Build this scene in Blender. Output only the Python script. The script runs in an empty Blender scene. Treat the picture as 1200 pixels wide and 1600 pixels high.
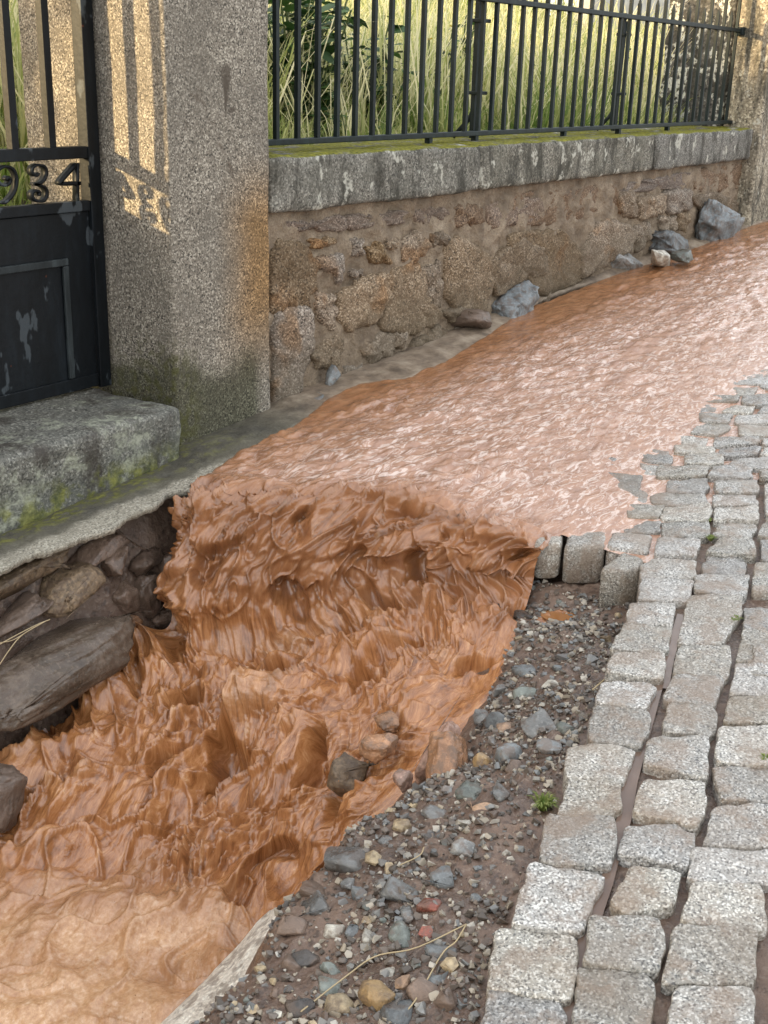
import bpy, bmesh, math, random
import numpy as np
from mathutils import Vector, Matrix

random.seed(11)
rng = np.random.default_rng(11)
scene = bpy.context.scene

# ------------------------------------------------------------------ camera
# world: X along the garden wall (away from camera), Y into the garden, Z up,
# origin at the camera; street lies about 1.3 m below.
F, CX, CY = 1884.0, 600.0, 800.0
def _ray(px, py):
    v = np.array([px - CX, py - CY, F]); return v / np.linalg.norm(v)
_down = _ray(445, 5950)
_w = _ray(1987, 153); _w = _w - _down * _w.dot(_down); _w /= np.linalg.norm(_w)
_up = -_down
M = np.array([_w, np.cross(_up, _w), _up])
cam_d = bpy.data.cameras.new('camera'); cam = bpy.data.objects.new('camera', cam_d)
scene.collection.objects.link(cam); scene.camera = cam
cam_d.sensor_fit = 'VERTICAL'; cam_d.sensor_height = 24.0; cam_d.lens = F / 1600 * 24
cam_d.clip_start = 0.05; cam_d.clip_end = 300
R = Matrix(((M[0][0], -M[0][1], -M[0][2]), (M[1][0], -M[1][1], -M[1][2]), (M[2][0], -M[2][1], -M[2][2])))
cam.matrix_world = R.to_4x4()

# ------------------------------------------------------------------ light
SUN = Vector((-1.0, 0.79, 0.25)).normalized()          # towards the sun
elev = math.asin(SUN.z); azim = math.atan2(SUN.x, SUN.y)
world = bpy.data.worlds.new('World'); scene.world = world; world.use_nodes = True
wn, wl = world.node_tree.nodes, world.node_tree.links
bg = wn['Background']
sky = wn.new('ShaderNodeTexSky'); sky.sky_type = 'NISHITA'; sky.sun_disc = False
sky.sun_elevation = elev; sky.sun_rotation = azim
sky.air_density = 1.0; sky.dust_density = 3.0; sky.ozone_density = 0.5
# thin bright cloud veil over the clear sky
wt = wn.new('ShaderNodeTexCoord'); wno = wn.new('ShaderNodeTexNoise'); wno.inputs['Scale'].default_value = 2.2; wno.inputs['Detail'].default_value = 5
wl.new(wt.outputs['Generated'], wno.inputs['Vector'])
wmr = wn.new('ShaderNodeMapRange'); wmr.inputs[1].default_value = .3; wmr.inputs[2].default_value = .7; wmr.inputs[3].default_value = .12; wmr.inputs[4].default_value = .95
wl.new(wno.outputs[0], wmr.inputs[0])
wmx = wn.new('ShaderNodeMix'); wmx.data_type = 'RGBA'; wmx.inputs[7].default_value = (6.6, 6.6, 6.7, 1)
wl.new(wmr.outputs[0], wmx.inputs[0]); wl.new(sky.outputs[0], wmx.inputs[6]); wl.new(wmx.outputs[2], bg.inputs[0])
bg.inputs[1].default_value = 0.15
sun_d = bpy.data.lights.new('sun', 'SUN'); sun_d.energy = 3.6; sun_d.angle = math.radians(1.3)
sun_d.color = (1.0, 0.75, 0.41)
sun = bpy.data.objects.new('sun', sun_d); scene.collection.objects.link(sun)
sun.rotation_euler = SUN.to_track_quat('Z', 'Y').to_euler()
vs = scene.view_settings
vs.view_transform = 'Standard'; vs.look = 'None'; vs.gamma = 1.0; vs.exposure = 1.42
scene.cycles.max_bounces = 4; scene.cycles.diffuse_bounces = 2; scene.cycles.glossy_bounces = 2
scene.cycles.use_denoising = True

# ------------------------------------------------------------------ unprojection helpers
def wr(p): return M @ _ray(p[0], p[1])
def onY(p, Y): r = wr(p); return r * (Y / r[1])
def onZ(p, Z): r = wr(p); return r * (Z / r[2])
def onX(p, X): r = wr(p); return r * (X / r[0])
SA, SB = -1.41, 0.05
def st(X): return SA + SB * X                           # street surface height
def onS(p, dz=0.0):
    r = wr(p); t = (SA + dz) / (r[2] - SB * r[0]); return r * t

# ------------------------------------------------------------------ numpy noise
_perm = np.random.default_rng(5).permutation(256); _perm = np.concatenate([_perm] * 3)
_g = np.random.default_rng(6).normal(size=(256, 3)); _g /= np.linalg.norm(_g, axis=1)[:, None]
def perlin(x, y, z=0.0):
    x, y, z = np.broadcast_arrays(np.asarray(x, float), np.asarray(y, float), np.asarray(z, float))
    xi, yi, zi = np.floor(x).astype(int), np.floor(y).astype(int), np.floor(z).astype(int)
    xf, yf, zf = x - xi, y - yi, z - zi
    xi &= 255; yi &= 255; zi &= 255
    fade = lambda t: t * t * t * (t * (t * 6 - 15) + 10)
    u, v, w = fade(xf), fade(yf), fade(zf)
    def gr(i, j, k):
        h = _perm[_perm[_perm[xi + i] + yi + j] + zi + k]; g = _g[h]
        return g[..., 0] * (xf - i) + g[..., 1] * (yf - j) + g[..., 2] * (zf - k)
    l = lambda a, b, t: a + (b - a) * t
    return l(l(l(gr(0,0,0), gr(1,0,0), u), l(gr(0,1,0), gr(1,1,0), u), v),
             l(l(gr(0,0,1), gr(1,0,1), u), l(gr(0,1,1), gr(1,1,1), u), v), w) * 1.5
def fbm(x, y, z=0.0, o=4, gain=.5):
    s, a, f = 0, 1.0, 1.0
    for i in range(o):
        s = s + a * perlin(x * f + 17.3 * i, y * f - 9.1 * i, z * f + 4.7 * i); a *= gain; f *= 2.03
    return s
def ridged(x, y, z=0.0, o=3, gain=.5):
    s, a, f, n = 0, 1.0, 1.0, 0
    for i in range(o):
        r = 1 - np.minimum(np.abs(perlin(x * f + 31.7 * i, y * f + 11.9 * i, z * f)) * 1.7, 1)
        s = s + a * r * r; n += a; a *= gain; f *= 2.1
    return s / n
def sstep(a, b, x): t = np.clip((x - a) / (b - a), 0, 1); return t * t * (3 - 2 * t)
def interp(x, pts):
    pts = sorted(pts); return np.interp(x, [p[0] for p in pts], [p[1] for p in pts])

# ------------------------------------------------------------------ materials
def mat(name):
    m = bpy.data.materials.new(name); m.use_nodes = True
    nt = m.node_tree; return m, nt, nt.nodes['Principled BSDF']
class N:
    def __init__(s, nt): s.nt = nt; s.pos = s.n('ShaderNodeNewGeometry').outputs['Position']
    def n(s, t, **kw):
        x = s.nt.nodes.new(t)
        for k, v in kw.items(): setattr(x, k, v)
        return x
    def link(s, a, b): s.nt.links.new(a, b)
    def scaled(s, v, sc, loc=(0,0,0)):
        mp = s.n('ShaderNodeMapping'); mp.inputs['Scale'].default_value = sc; mp.inputs['Location'].default_value = loc
        s.link(v, mp.inputs['Vector']); return mp.outputs[0]
    def noise(s, sc, det=3, rough=.55, vec=None, dist=0):
        x = s.n('ShaderNodeTexNoise'); x.inputs['Scale'].default_value = sc; x.inputs['Detail'].default_value = det
        x.inputs['Roughness'].default_value = rough; x.inputs['Distortion'].default_value = dist
        s.link(vec if vec is not None else s.pos, x.inputs['Vector']); return x.outputs[0]
    def vor(s, sc, vec=None, out='Color', feat='F1'):
        x = s.n('ShaderNodeTexVoronoi', feature=feat); x.inputs['Scale'].default_value = sc
        s.link(vec if vec is not None else s.pos, x.inputs['Vector']); return x.outputs[out]
    def ramp(s, f, stops, interp='LINEAR'):
        r = s.n('ShaderNodeValToRGB'); e = r.color_ramp.elements; r.color_ramp.interpolation = interp
        while len(e) < len(stops): e.new(.5)
        for el, (p, c) in zip(e, stops):
            el.position = p; el.color = (*c, 1) if len(c) == 3 else c
        s.link(f, r.inputs[0]); return r.outputs[0]
    def mask(s, f, a, b):
        r = s.n('ShaderNodeMapRange'); r.interpolation_type = 'SMOOTHSTEP'
        r.inputs[1].default_value = a; r.inputs[2].default_value = b
        s.link(f, r.inputs[0]); return r.outputs[0]
    def mix(s, f, a, b, mode='MIX'):
        x = s.n('ShaderNodeMix', data_type='RGBA', blend_type=mode)
        for i, v in ((0, f), (6, a), (7, b)):
            if hasattr(v, 'node'): s.link(v, x.inputs[i])
            elif i == 0: x.inputs[0].default_value = v
            else: x.inputs[i].default_value = (*v, 1)
        return x.outputs[2]
    def math(s, op, a, b=0.0, c=0.0):
        x = s.n('ShaderNodeMath', operation=op)
        for i, v in enumerate((a, b, c)):
            if hasattr(v, 'node'): s.link(v, x.inputs[i])
            else: x.inputs[i].default_value = v
        return x.outputs[0]
    def xyz(s): 
        x = s.n('ShaderNodeSeparateXYZ'); s.link(s.pos, x.inputs[0]); return x.outputs
    def normz(s):
        x = s.n('ShaderNodeSeparateXYZ'); s.link(s.n('ShaderNodeNewGeometry').outputs['Normal'], x.inputs[0]); return x.outputs[2]
    def rand(s): return s.n('ShaderNodeObjectInfo').outputs['Random']
    def attr(s, name, out='Fac'): 
        a = s.n('ShaderNodeAttribute', attribute_name=name); return a.outputs[out]
    def bump(s, h, strength, dist, bsdf, prev=None):
        b = s.n('ShaderNodeBump'); b.inputs['Strength'].default_value = strength; b.inputs['Distance'].default_value = dist
        s.link(h, b.inputs['Height'])
        if prev is not None: s.link(prev, b.inputs['Normal'])
        s.link(b.outputs[0], bsdf.inputs['Normal']); return b.outputs[0]

def granite(name, dark, mid, light, sc=95, rough=(.45,.7), vary=.25, tint=None, bump=.35, lich=None, extra=None, spec=.5):
    m, nt, b = mat(name); g = N(nt)
    a = g.noise(sc, 2, .6); v = g.vor(sc * 1.35, out='Color')
    vr = g.n('ShaderNodeSeparateColor'); g.link(v, vr.inputs[0])
    f = g.math('ADD', g.math('MULTIPLY', a, .62), g.math('MULTIPLY', vr.outputs[0], .38))
    c = g.ramp(f, [(.30, dark), (.43, mid), (.56, mid), (.68, light)])
    big = g.noise(6, 5, .65)
    c = g.mix(g.mask(big, .35, .7), c, g.mix(.55, c, tint or tuple(x*.6 for x in mid)), 'MIX')
    r = g.rand()
    val = g.math('ADD', g.math('MULTIPLY', r, 2*vary), 1 - vary)
    hs = g.n('ShaderNodeHueSaturation'); g.link(c, hs.inputs['Color']); g.link(val, hs.inputs['Value'])
    r2 = g.math('FRACT', g.math('MULTIPLY', r, 37.7)); g.link(g.math('ADD', g.math('MULTIPLY', r2, .7), .65), hs.inputs['Saturation'])
    c = hs.outputs[0]
    if extra: c = extra(g, c)
    g.link(c, b.inputs['Base Color'])
    rr = g.mask(big, .3, .7)
    g.link(g.math('ADD', g.math('MULTIPLY', rr, rough[1]-rough[0]), rough[0]), b.inputs['Roughness'])
    b.inputs['Specular IOR Level'].default_value = spec
    p = g.bump(f, bump, .004, b); g.bump(g.noise(22, 4, .6), bump*.8, .012, b, p)
    return m

YW0 = 2.88
def pillar_extra(g, c):
    x, y, z = g.xyz()
    n = g.noise(5, 5, .6); n2 = g.noise(1.6, 3, .6); n3 = g.noise(30, 3, .6)
    # ochre iron stain on the right edge, damp dark foot, moss on the inner foot
    st_ = g.math('MULTIPLY', g.mask(g.math('ADD', x, g.math('MULTIPLY', n2, .25)), 3.28, 3.52),
                 g.math('MULTIPLY', g.mask(z, -1.15, -.75), g.mask(z, -.25, -.55)))
    c = g.mix(g.math('MULTIPLY', st_, 1.0), c, g.mix(1.0, c, (1.15, .80, .46), 'MULTIPLY'))
    damp = g.math('MULTIPLY', g.mask(g.math('ADD', z, g.math('MULTIPLY', n2, .5)), -.62, -.72), g.mask(x, 3.40, 3.33))
    c = g.mix(g.math('MULTIPLY', damp, .85), c, g.mix(1.0, c, (.33, .36, .27), 'MULTIPLY'))
    moss = g.math('MULTIPLY', g.mask(g.math('ADD', z, g.math('MULTIPLY', n, .5)), -.55, -.95), g.mask(n3, .45, .62))
    moss = g.math('MULTIPLY', moss, g.mask(x, 3.12, 2.92))
    c = g.mix(g.math('MULTIPLY', moss, .8), c, (.075, .075, .018))
    for (px_, py_, rx_, rz_) in ((353,118,.026,.045),(353,140,.014,.045),(362,172,.022,.010),(352,160,.006,.05)):
        q = onY((px_, py_), YW0); vm = g.n('ShaderNodeVectorMath', operation='SUBTRACT'); g.link(g.pos, vm.inputs[0]); vm.inputs[1].default_value = tuple(q)
        ln = g.n('ShaderNodeVectorMath', operation='LENGTH'); g.link(g.scaled(vm.outputs[0], (1/rx_, 3, 1/rz_)), ln.inputs[0])
        c = g.mix(g.math('MULTIPLY', g.mask(g.math('ADD', ln.outputs['Value'], g.math('MULTIPLY', n3, .8)), 1.55, 1.1), .75), c, (.075,.06,.045))
    crack = g.mask(g.noise(2.4, 6, .7, dist=1.2), .66, .72)
    return g.mix(g.math('MULTIPLY', crack, .6), c, (.10, .075, .055))
M_PILLAR = granite('granite_pillar', (.045,.040,.032), (.205,.175,.132), (.47,.42,.33), 140, (.75,.9), .04, (.14,.122,.095), .6, extra=pillar_extra, spec=.25)

def lichen_extra(dens=.58, moss=True, pale=(.48,.47,.40)):
    def f(g, c):
        n = g.noise(13, 3, .5, vec=g.scaled(g.pos, (1,1,.75))); n2 = g.noise(45, 4, .6)
        c = g.mix(g.math('MULTIPLY', g.mask(g.noise(3.5, 5, .7, vec=g.scaled(g.pos, (3,3,.8))), .44, .64), .8), c, (.04,.038,.03))
        sp = g.math('MULTIPLY', g.mask(n, dens, dens+.05), g.mask(n2, .40, .55))
        c = g.mix(g.math('MULTIPLY', sp, .85), c, pale)
        if moss:
            up = g.mask(g.normz(), .55, .9)
            mm = g.math('MULTIPLY', up, g.mask(g.noise(7, 4, .6), .36, .5))
            c = g.mix(mm, c, g.ramp(g.noise(60, 3), [(.3, (.05,.055,.008)), (.6, (.20,.19,.02)), (.8, (.33,.29,.06))]))
        return c
    return f
M_COPING = granite('granite_coping', (.055,.052,.045), (.19,.178,.148), (.38,.36,.30), 110, (.75,.95), .06, (.13,.125,.10), .8, extra=lichen_extra(.60), spec=.2)
def thr_extra(g, c):
    n = g.noise(8, 6, .65, dist=.4); n2 = g.noise(26, 4, .65)
    x, y, z = g.xyz()
    pale = g.math('MULTIPLY', g.mask(n, .47, .60), g.mask(n2, .38, .6))
    c = g.mix(g.math('MULTIPLY', pale, .8), c, g.ramp(n2, [(.4,(.19,.20,.14)),(.7,(.40,.41,.32))]))
    dk = g.mask(g.noise(5, 5, .7, vec=g.scaled(g.pos, (1,1,.5), (3,1,7))), .50, .64)
    c = g.mix(g.math('MULTIPLY', dk, .8), c, (.035,.027,.02))
    ms = g.math('MULTIPLY', g.mask(g.math('ADD', z, g.math('MULTIPLY', n, .16)), -1.10, -1.2), g.mask(g.noise(11, 4, .6), .46, .58))
    return g.mix(g.math('MULTIPLY', ms, .85), c, g.ramp(n2, [(.35,(.05,.06,.012)),(.65,(.22,.22,.04))]))
M_THRESH = granite('threshold_stone', (.045,.044,.036), (.135,.130,.105), (.31,.30,.25), 120, (.5,.85), .03, (.075,.08,.068), 1.0, extra=thr_extra)
def ledge_extra(g, c):
    x, y, z = g.xyz()
    n = g.noise(10, 5, .65); n2 = g.noise(40, 3, .6)
    crust = g.mask(g.math('ADD', y, g.math('MULTIPLY', n, .10)), 2.705, 2.665)
    c = g.mix(g.math('MULTIPLY', g.math('SUBTRACT', 1.0, crust), .85), c, g.ramp(n, [(.35,(.025,.023,.016)),(.6,(.085,.077,.052)),(.8,(.21,.20,.155))]))
    ms = g.math('MULTIPLY', g.math('MULTIPLY', g.mask(n, .42, .54), g.mask(n2, .36, .5)), g.math('MULTIPLY', g.mask(x, 3.3, 2.6), g.mask(y, 2.66, 2.72)))
    c = g.mix(g.math('MULTIPLY', ms, .9), c, g.ramp(n2, [(.4,(.04,.045,.012)),(.65,(.17,.165,.03))]))
    mud = g.mask(x, 3.2, 3.7)
    return g.mix(g.math('MULTIPLY', mud, .9), c, g.ramp(n, [(.3,(.10,.072,.048)),(.5,(.24,.18,.125)),(.7,(.40,.325,.24))]))
M_LEDGE = granite('cement_ledge', (.12,.11,.09), (.30,.275,.22), (.50,.47,.39), 160, (.5,.85), 0, (.2,.18,.14), .8, extra=ledge_extra)

M_SETT = granite('granite_sett', (.085,.084,.08), (.30,.29,.26), (.62,.605,.56), 190, (.14,.42), .26, (.22,.175,.13), .7,
                 extra=lambda g, c: g.mix(g.math('MULTIPLY', g.mask(g.noise(11, 5, .65), .47, .62), .55), c, (.22,.155,.105)))
def wall_extra(g, c):
    x, y, z = g.xyz()
    n = g.noise(7, 5, .65)
    mud = g.mask(g.math('ADD', g.math('SUBTRACT', z, g.math('MULTIPLY', x, .05)), g.math('MULTIPLY', n, .3)), -.95, -1.15)
    c = g.mix(g.math('MULTIPLY', mud, .45), c, (.13,.105,.07))
    og = g.mask(g.noise(3.2, 3, .6), .54, .66)
    return g.mix(g.math('MULTIPLY', og, .55), c, g.mix(1.0, c, (1.0,.66,.34), 'MULTIPLY'))
M_WSTONE = granite('wall_stone', (.055,.042,.03), (.205,.150,.10), (.46,.37,.27), 120, (.6,.9), .25, (.12,.088,.058), 1.0, extra=wall_extra, spec=.3)
M_WTOP = granite('wall_top_course', (.045,.032,.025), (.17,.115,.078), (.36,.27,.19), 120, (.6,.9), .1, (.13,.09,.06), .9, spec=.3)  # stained brown, darkened to paint in the coping's shadow line

m, nt, b = mat('lime_mortar'); g = N(nt); M_MORTAR = m
c = g.ramp(g.noise(9, 6, .65), [(.3,(.11,.080,.052)),(.5,(.235,.178,.118)),(.7,(.36,.285,.20))])
c = g.mix(g.math('MULTIPLY', g.mask(g.noise(140,2), .45, .62), .5), c, (.14,.10,.07))
g.link(c, b.inputs['Base Color']); b.inputs['Roughness'].default_value = .8
p = g.bump(g.noise(120, 3), .7, .006, b); g.bump(g.noise(18, 5, .65), 1.0, .025, b, p)

m, nt, b = mat('pale_render'); g = N(nt); M_PALEW = m
g.link(g.ramp(g.noise(4, 6, .7), [(.3,(.34,.31,.26)),(.6,(.52,.49,.43)),(.8,(.62,.60,.55))]), b.inputs['Base Color']); b.inputs['Roughness'].default_value = .9

m, nt, b = mat('wet_earth'); g = N(nt); M_EARTH = m
n1 = g.noise(5, 6, .65); n2 = g.noise(70, 4, .65)
c = g.ramp(n1, [(.3,(.065,.042,.030)),(.5,(.135,.088,.063)),(.7,(.22,.15,.108))])
c = g.mix(g.math('MULTIPLY', g.mask(n2, .52, .66), .6), c, (.26,.20,.155))
c = g.mix(g.math('MULTIPLY', g.mask(g.noise(45, 3), .55, .65), .7), c, (.05,.033,.025))
g.link(c, b.inputs['Base Color'])
g.link(g.math('ADD', g.math('MULTIPLY', g.mask(n1, .35, .65), .4), .22), b.inputs['Roughness'])
p = g.bump(n2, .7, .006, b); g.bump(g.noise(25, 5, .6), .7, .015, b, p)

m, nt, b = mat('garden_soil'); g = N(nt); M_SOIL = m
c = g.ramp(g.noise(3, 6, .65), [(.3,(.05,.035,.02)),(.55,(.10,.09,.035)),(.75,(.17,.15,.06))])
g.link(c, b.inputs['Base Color']); b.inputs['Roughness'].default_value = .95
g.bump(g.noise(25, 4), .8, .03, b)

def rockmat(name, a, bb, wet=(.25,.55), sc=14):
    m, nt, bs = mat(name); g = N(nt)
    n = g.noise(sc, 6, .68, dist=.5)
    c = g.ramp(n, [(.3, a), (.52, bb), (.72, tuple(min(1, x*1.65) for x in bb))])
    c = g.mix(g.math('MULTIPLY', g.mask(g.noise(90, 3, .6), .52, .66), .4), c, tuple(min(1,x*1.9) for x in bb))
    c = g.mix(g.math('MULTIPLY', g.mask(g.noise(32, 4, .65), .46, .6), .6), c, (.12,.082,.058))
    hs = g.n('ShaderNodeHueSaturation'); g.link(c, hs.inputs['Color'])
    g.link(g.math('ADD', g.math('MULTIPLY', g.rand(), .6), .7), hs.inputs['Value'])
    g.link(hs.outputs[0], bs.inputs['Base Color'])
    g.link(g.math('ADD', g.math('MULTIPLY', g.mask(n,.35,.65), wet[1]-wet[0]), wet[0]), bs.inputs['Roughness'])
    p = g.bump(g.noise(60, 4, .65), .6, .006, bs); g.bump(n, .5, .012, bs, p)
    return m
ROCK = dict(
    grey=rockmat('grey_stone', (.08,.08,.075), (.19,.19,.18)), blue=rockmat('blue_grey_stone', (.06,.066,.068), (.145,.155,.155)),
    pale=rockmat('pale_stone', (.24,.22,.18), (.42,.40,.34)), tan=rockmat('tan_stone', (.16,.12,.07), (.33,.26,.16)),
    ochre=rockmat('ochre_stone', (.15,.09,.04), (.31,.205,.095)), red=rockmat('red_brick_chip', (.13,.04,.028), (.24,.08,.055)),
    brown=rockmat('brown_stone', (.05,.035,.026), (.14,.10,.075)), dark=rockmat('dark_stone', (.025,.023,.021), (.065,.058,.052)),
    green=rockmat('green_grey_stone', (.06,.07,.06), (.15,.165,.145)), orange=rockmat('orange_stone', (.20,.12,.07), (.36,.235,.15)),
    slate=rockmat('blue_bedrock', (.05,.055,.055), (.16,.175,.18), (.3,.6)), mud=rockmat('mud_coated_rock', (.06,.040,.029), (.15,.103,.076), (.12,.4)),
    mudgran=rockmat('brown_granite', (.06,.04,.022), (.20,.14,.085), (.3,.6), 60), slab=rockmat('wet_slab', (.07,.052,.036), (.165,.125,.092), (.10,.35), 9),
    wetor=rockmat('wet_orange_rock', (.16,.075,.035), (.30,.16,.085), (.1,.3)), pinkr=rockmat('wet_pink_rock', (.20,.12,.085), (.34,.22,.17), (.12,.35)),
    foamslab=rockmat('pale_cement', (.42,.36,.28), (.62,.56,.47), (.3,.5), 120))

def iron(name, col, spots):
    m, nt, b = mat(name); g = N(nt)
    st_ = g.noise(14, 5, .65, vec=g.scaled(g.pos, (1.6, 1.6, .35)))
    c = g.ramp(st_, [(.3, tuple(x*.5 for x in col)), (.55, col), (.75, tuple(x*2.0 for x in col))])
    if spots:
        w = g.mask(g.noise(7, 4, .5, vec=g.scaled(g.pos, (1.5,1.5,.7), (0.4,0,.3))), .62, .65)
        c = g.mix(g.math('MULTIPLY', w, .55), c, (.085,.10,.11))
        rs = g.mask(g.noise(11, 3, .5, vec=g.scaled(g.pos, (1,1,1), (5,2,9))), .70, .73)
        c = g.mix(rs, c, (.16,.045,.015))
    g.link(c, b.inputs['Base Color']); b.inputs['Roughness'].default_value = .5; b.inputs['Specular IOR Level'].default_value = .22
    g.bump(g.noise(50, 4), .35, .003, b); return m
M_GATE = iron('gate_paint', (.005,.007,.009), True)
M_GFRAME = iron('gate_frame_paint', (.028,.034,.036), True)
M_FENCE = iron('fence_paint', (.011,.018,.018), False)

# muddy flood water
m, nt, b = mat('muddy_water'); g = N(nt); M_WATER = m
flow = g.attr('flow', 'Vector'); foam = g.attr('foam'); calm = g.attr('calm')
s1 = g.noise(1.0, 5, .6, vec=g.scaled(flow, (9, 22, 1)), dist=.4)
s2 = g.noise(1.0, 4, .6, vec=g.scaled(flow, (45, 120, 1)), dist=.3)
c = g.ramp(s1, [(.28,(.17,.066,.024)),(.5,(.31,.138,.060)),(.72,(.44,.225,.115))])
s5 = g.noise(75, 4, .7)
fo = g.ramp(s5, [(.3,(.42,.21,.09)),(.52,(.60,.35,.18)),(.75,(.82,.60,.42))])
s6 = g.noise(1.0, 5, .7, vec=g.scaled(flow, (12, 60, 1)), dist=.9)
c = g.mix(g.math('MULTIPLY', g.attr('turb'), .9), c, g.ramp(s6, [(.29,(.14,.047,.013)),(.47,(.33,.133,.044)),(.61,(.49,.228,.09)),(.76,(.72,.46,.25))]))
c = g.mix(foam, c, fo)
c = g.mix(g.math('MULTIPLY', g.attr('froth_sheen'), .35), c, (.52,.34,.26))  # smooth sky sheen painted into the upstream water as pale pink
fl = g.noise(1.0, 4, .7, vec=g.scaled(flow, (13, 36, 1)), dist=1.8)
c = g.mix(g.math('MULTIPLY', g.mask(fl, .47, .62), g.math('MULTIPLY', g.math('MULTIPLY', g.attr('froth_sheen'), .95), g.mask(g.noise(1.0, 3, .6, vec=g.scaled(flow, (1.6, 6, 1)), dist=.8), .24, .52))), c, (.70,.55,.47))  # pale froth flecks, widened to paint in more of the sky sheen
c = g.mix(g.math('MULTIPLY', calm, .5), c, (.34,.155,.065))
g.link(c, b.inputs['Base Color'])
b.inputs['IOR'].default_value = 1.7
g.link(g.math('ADD', g.math('MULTIPLY', foam, .3), .07), b.inputs['Roughness'])
s3 = g.noise(1.0, 4, .65, vec=g.scaled(flow, (70, 85, 1)), dist=.6)
p = g.bump(g.noise(150, 3, .6), .25, .004, b); p = g.bump(s3, .4, .006, b, p); g.bump(s1, .25, .02, b, p)

m, nt, b = mat('still_muddy_water'); g = N(nt); M_POOLW = m
b.inputs['Base Color'].default_value = (.30,.135,.05,1); b.inputs['Roughness'].default_value = .05
g.bump(g.noise(20, 3), .1, .005, b)

m, nt, b = mat('joint_water'); g = N(nt); M_JOINT = m
b.inputs['Base Color'].default_value = (.17,.115,.085,1); b.inputs['Roughness'].default_value = .08
g.bump(g.noise(14, 3), .15, .01, b)

m, nt, b = mat('muddy_drops'); M_DROP = m
b.inputs['Base Color'].default_value = (.40,.21,.10,1); b.inputs['Roughness'].default_value = .1

def leafmat(name, c0, c1, c2, trans=.35):
    m, nt, b = mat(name); g = N(nt)
    f = g.attr('tint'); c = g.ramp(f, [(0, c0), (.5, c1), (1, c2)])
    g.link(c, b.inputs['Base Color']); b.inputs['Roughness'].default_value = .6
    t = g.n('ShaderNodeBsdfTranslucent'); g.link(c, t.inputs[0])
    mx = g.n('ShaderNodeMixShader'); mx.inputs[0].default_value = trans
    out = nt.nodes['Material Output']; g.link(b.outputs[0], mx.inputs[1]); g.link(t.outputs[0], mx.inputs[2]); g.link(mx.outputs[0], out.inputs[0])
    return m
M_GRASS = leafmat('grass_blades', (.14,.22,.04), (.44,.46,.16), (.85,.78,.48), .5)
M_LEAF = leafmat('weed_leaves', (.018,.045,.012), (.035,.085,.02), (.07,.14,.03), .25)
M_SHRUB = leafmat('shrub_leaves', (.015,.03,.015), (.035,.05,.03), (.30,.32,.26), .2)
M_PETAL = leafmat('yellow_petals', (.5,.38,.02), (.6,.48,.03), (.65,.55,.06), .3)
m, nt, b = mat('dry_straw'); b.inputs['Base Color'].default_value = (.42,.33,.19,1); b.inputs['Roughness'].default_value = .6; M_STRAW = m
m, nt, b = mat('green_stem'); b.inputs['Base Color'].default_value = (.07,.10,.03,1); M_STEM = m

# ------------------------------------------------------------------ object helpers
COL = scene.collection
def obj(name, me, material=None, parent=None, smooth=True):
    o = bpy.data.objects.new(name, me); COL.objects.link(o)
    if material is not None and len(me.materials) == 0: me.materials.append(material)
    if parent is not None:
        o.parent = parent; o.matrix_parent_inverse = parent.matrix_basis.inverted()
    if smooth and len(me.polygons):
        me.polygons.foreach_set('use_smooth', np.ones(len(me.polygons), bool))
    return o
def mesh(name, v, f):
    me = bpy.data.meshes.new(name); me.from_pydata([tuple(p) for p in np.asarray(v, float)], [], [tuple(int(i) for i in q) for q in f]); me.update(); return me
def local(name, v, f):
    v = np.asarray(v, float); c = (v.min(0) + v.max(0)) / 2; c[2] = v[:, 2].min()
    return mesh(name, v - c, f), c
def lobj(name, v, f, material, parent=None, smooth=True):
    me, c = local(name, v, f); o = obj(name, me, material, None, smooth); o.location = c
    if parent is not None:
        o.parent = parent; o.matrix_parent_inverse = Matrix.Translation(parent.location).inverted()
    return o
def tag(o, label=None, cat=None, group=None, kind=None):
    if label: o['label'] = label
    if cat: o['category'] = cat
    if group: o['group'] = group
    if kind: o['kind'] = kind
    return o
def empty(name, loc):
    o = bpy.data.objects.new(name, None); COL.objects.link(o); o.location = loc; o.empty_display_size = .1; return o
def gridfaces(nu, nv, off=0):
    i = np.arange(nu - 1)[:, None] * nv + np.arange(nv - 1)[None, :] + off
    i = i.ravel(); return np.stack([i, i + nv, i + nv + 1, i + 1], 1)
def fastmesh(name, v, f):
    me = bpy.data.meshes.new(name); v = np.asarray(v, np.float32); f = np.asarray(f, np.int32)
    k = f.shape[1]
    me.vertices.add(len(v)); me.vertices.foreach_set('co', v.ravel())
    me.loops.add(f.size); me.loops.foreach_set('vertex_index', f.ravel())
    me.polygons.add(len(f)); me.polygons.foreach_set('loop_start', np.arange(len(f), dtype=np.int32) * k)
    me.update(calc_edges=True); me.validate(); return me
def fattr(me, name, arr):
    a = me.attributes.new(name, 'FLOAT', 'POINT'); a.data.foreach_set('value', np.asarray(arr, np.float32).ravel())

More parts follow.
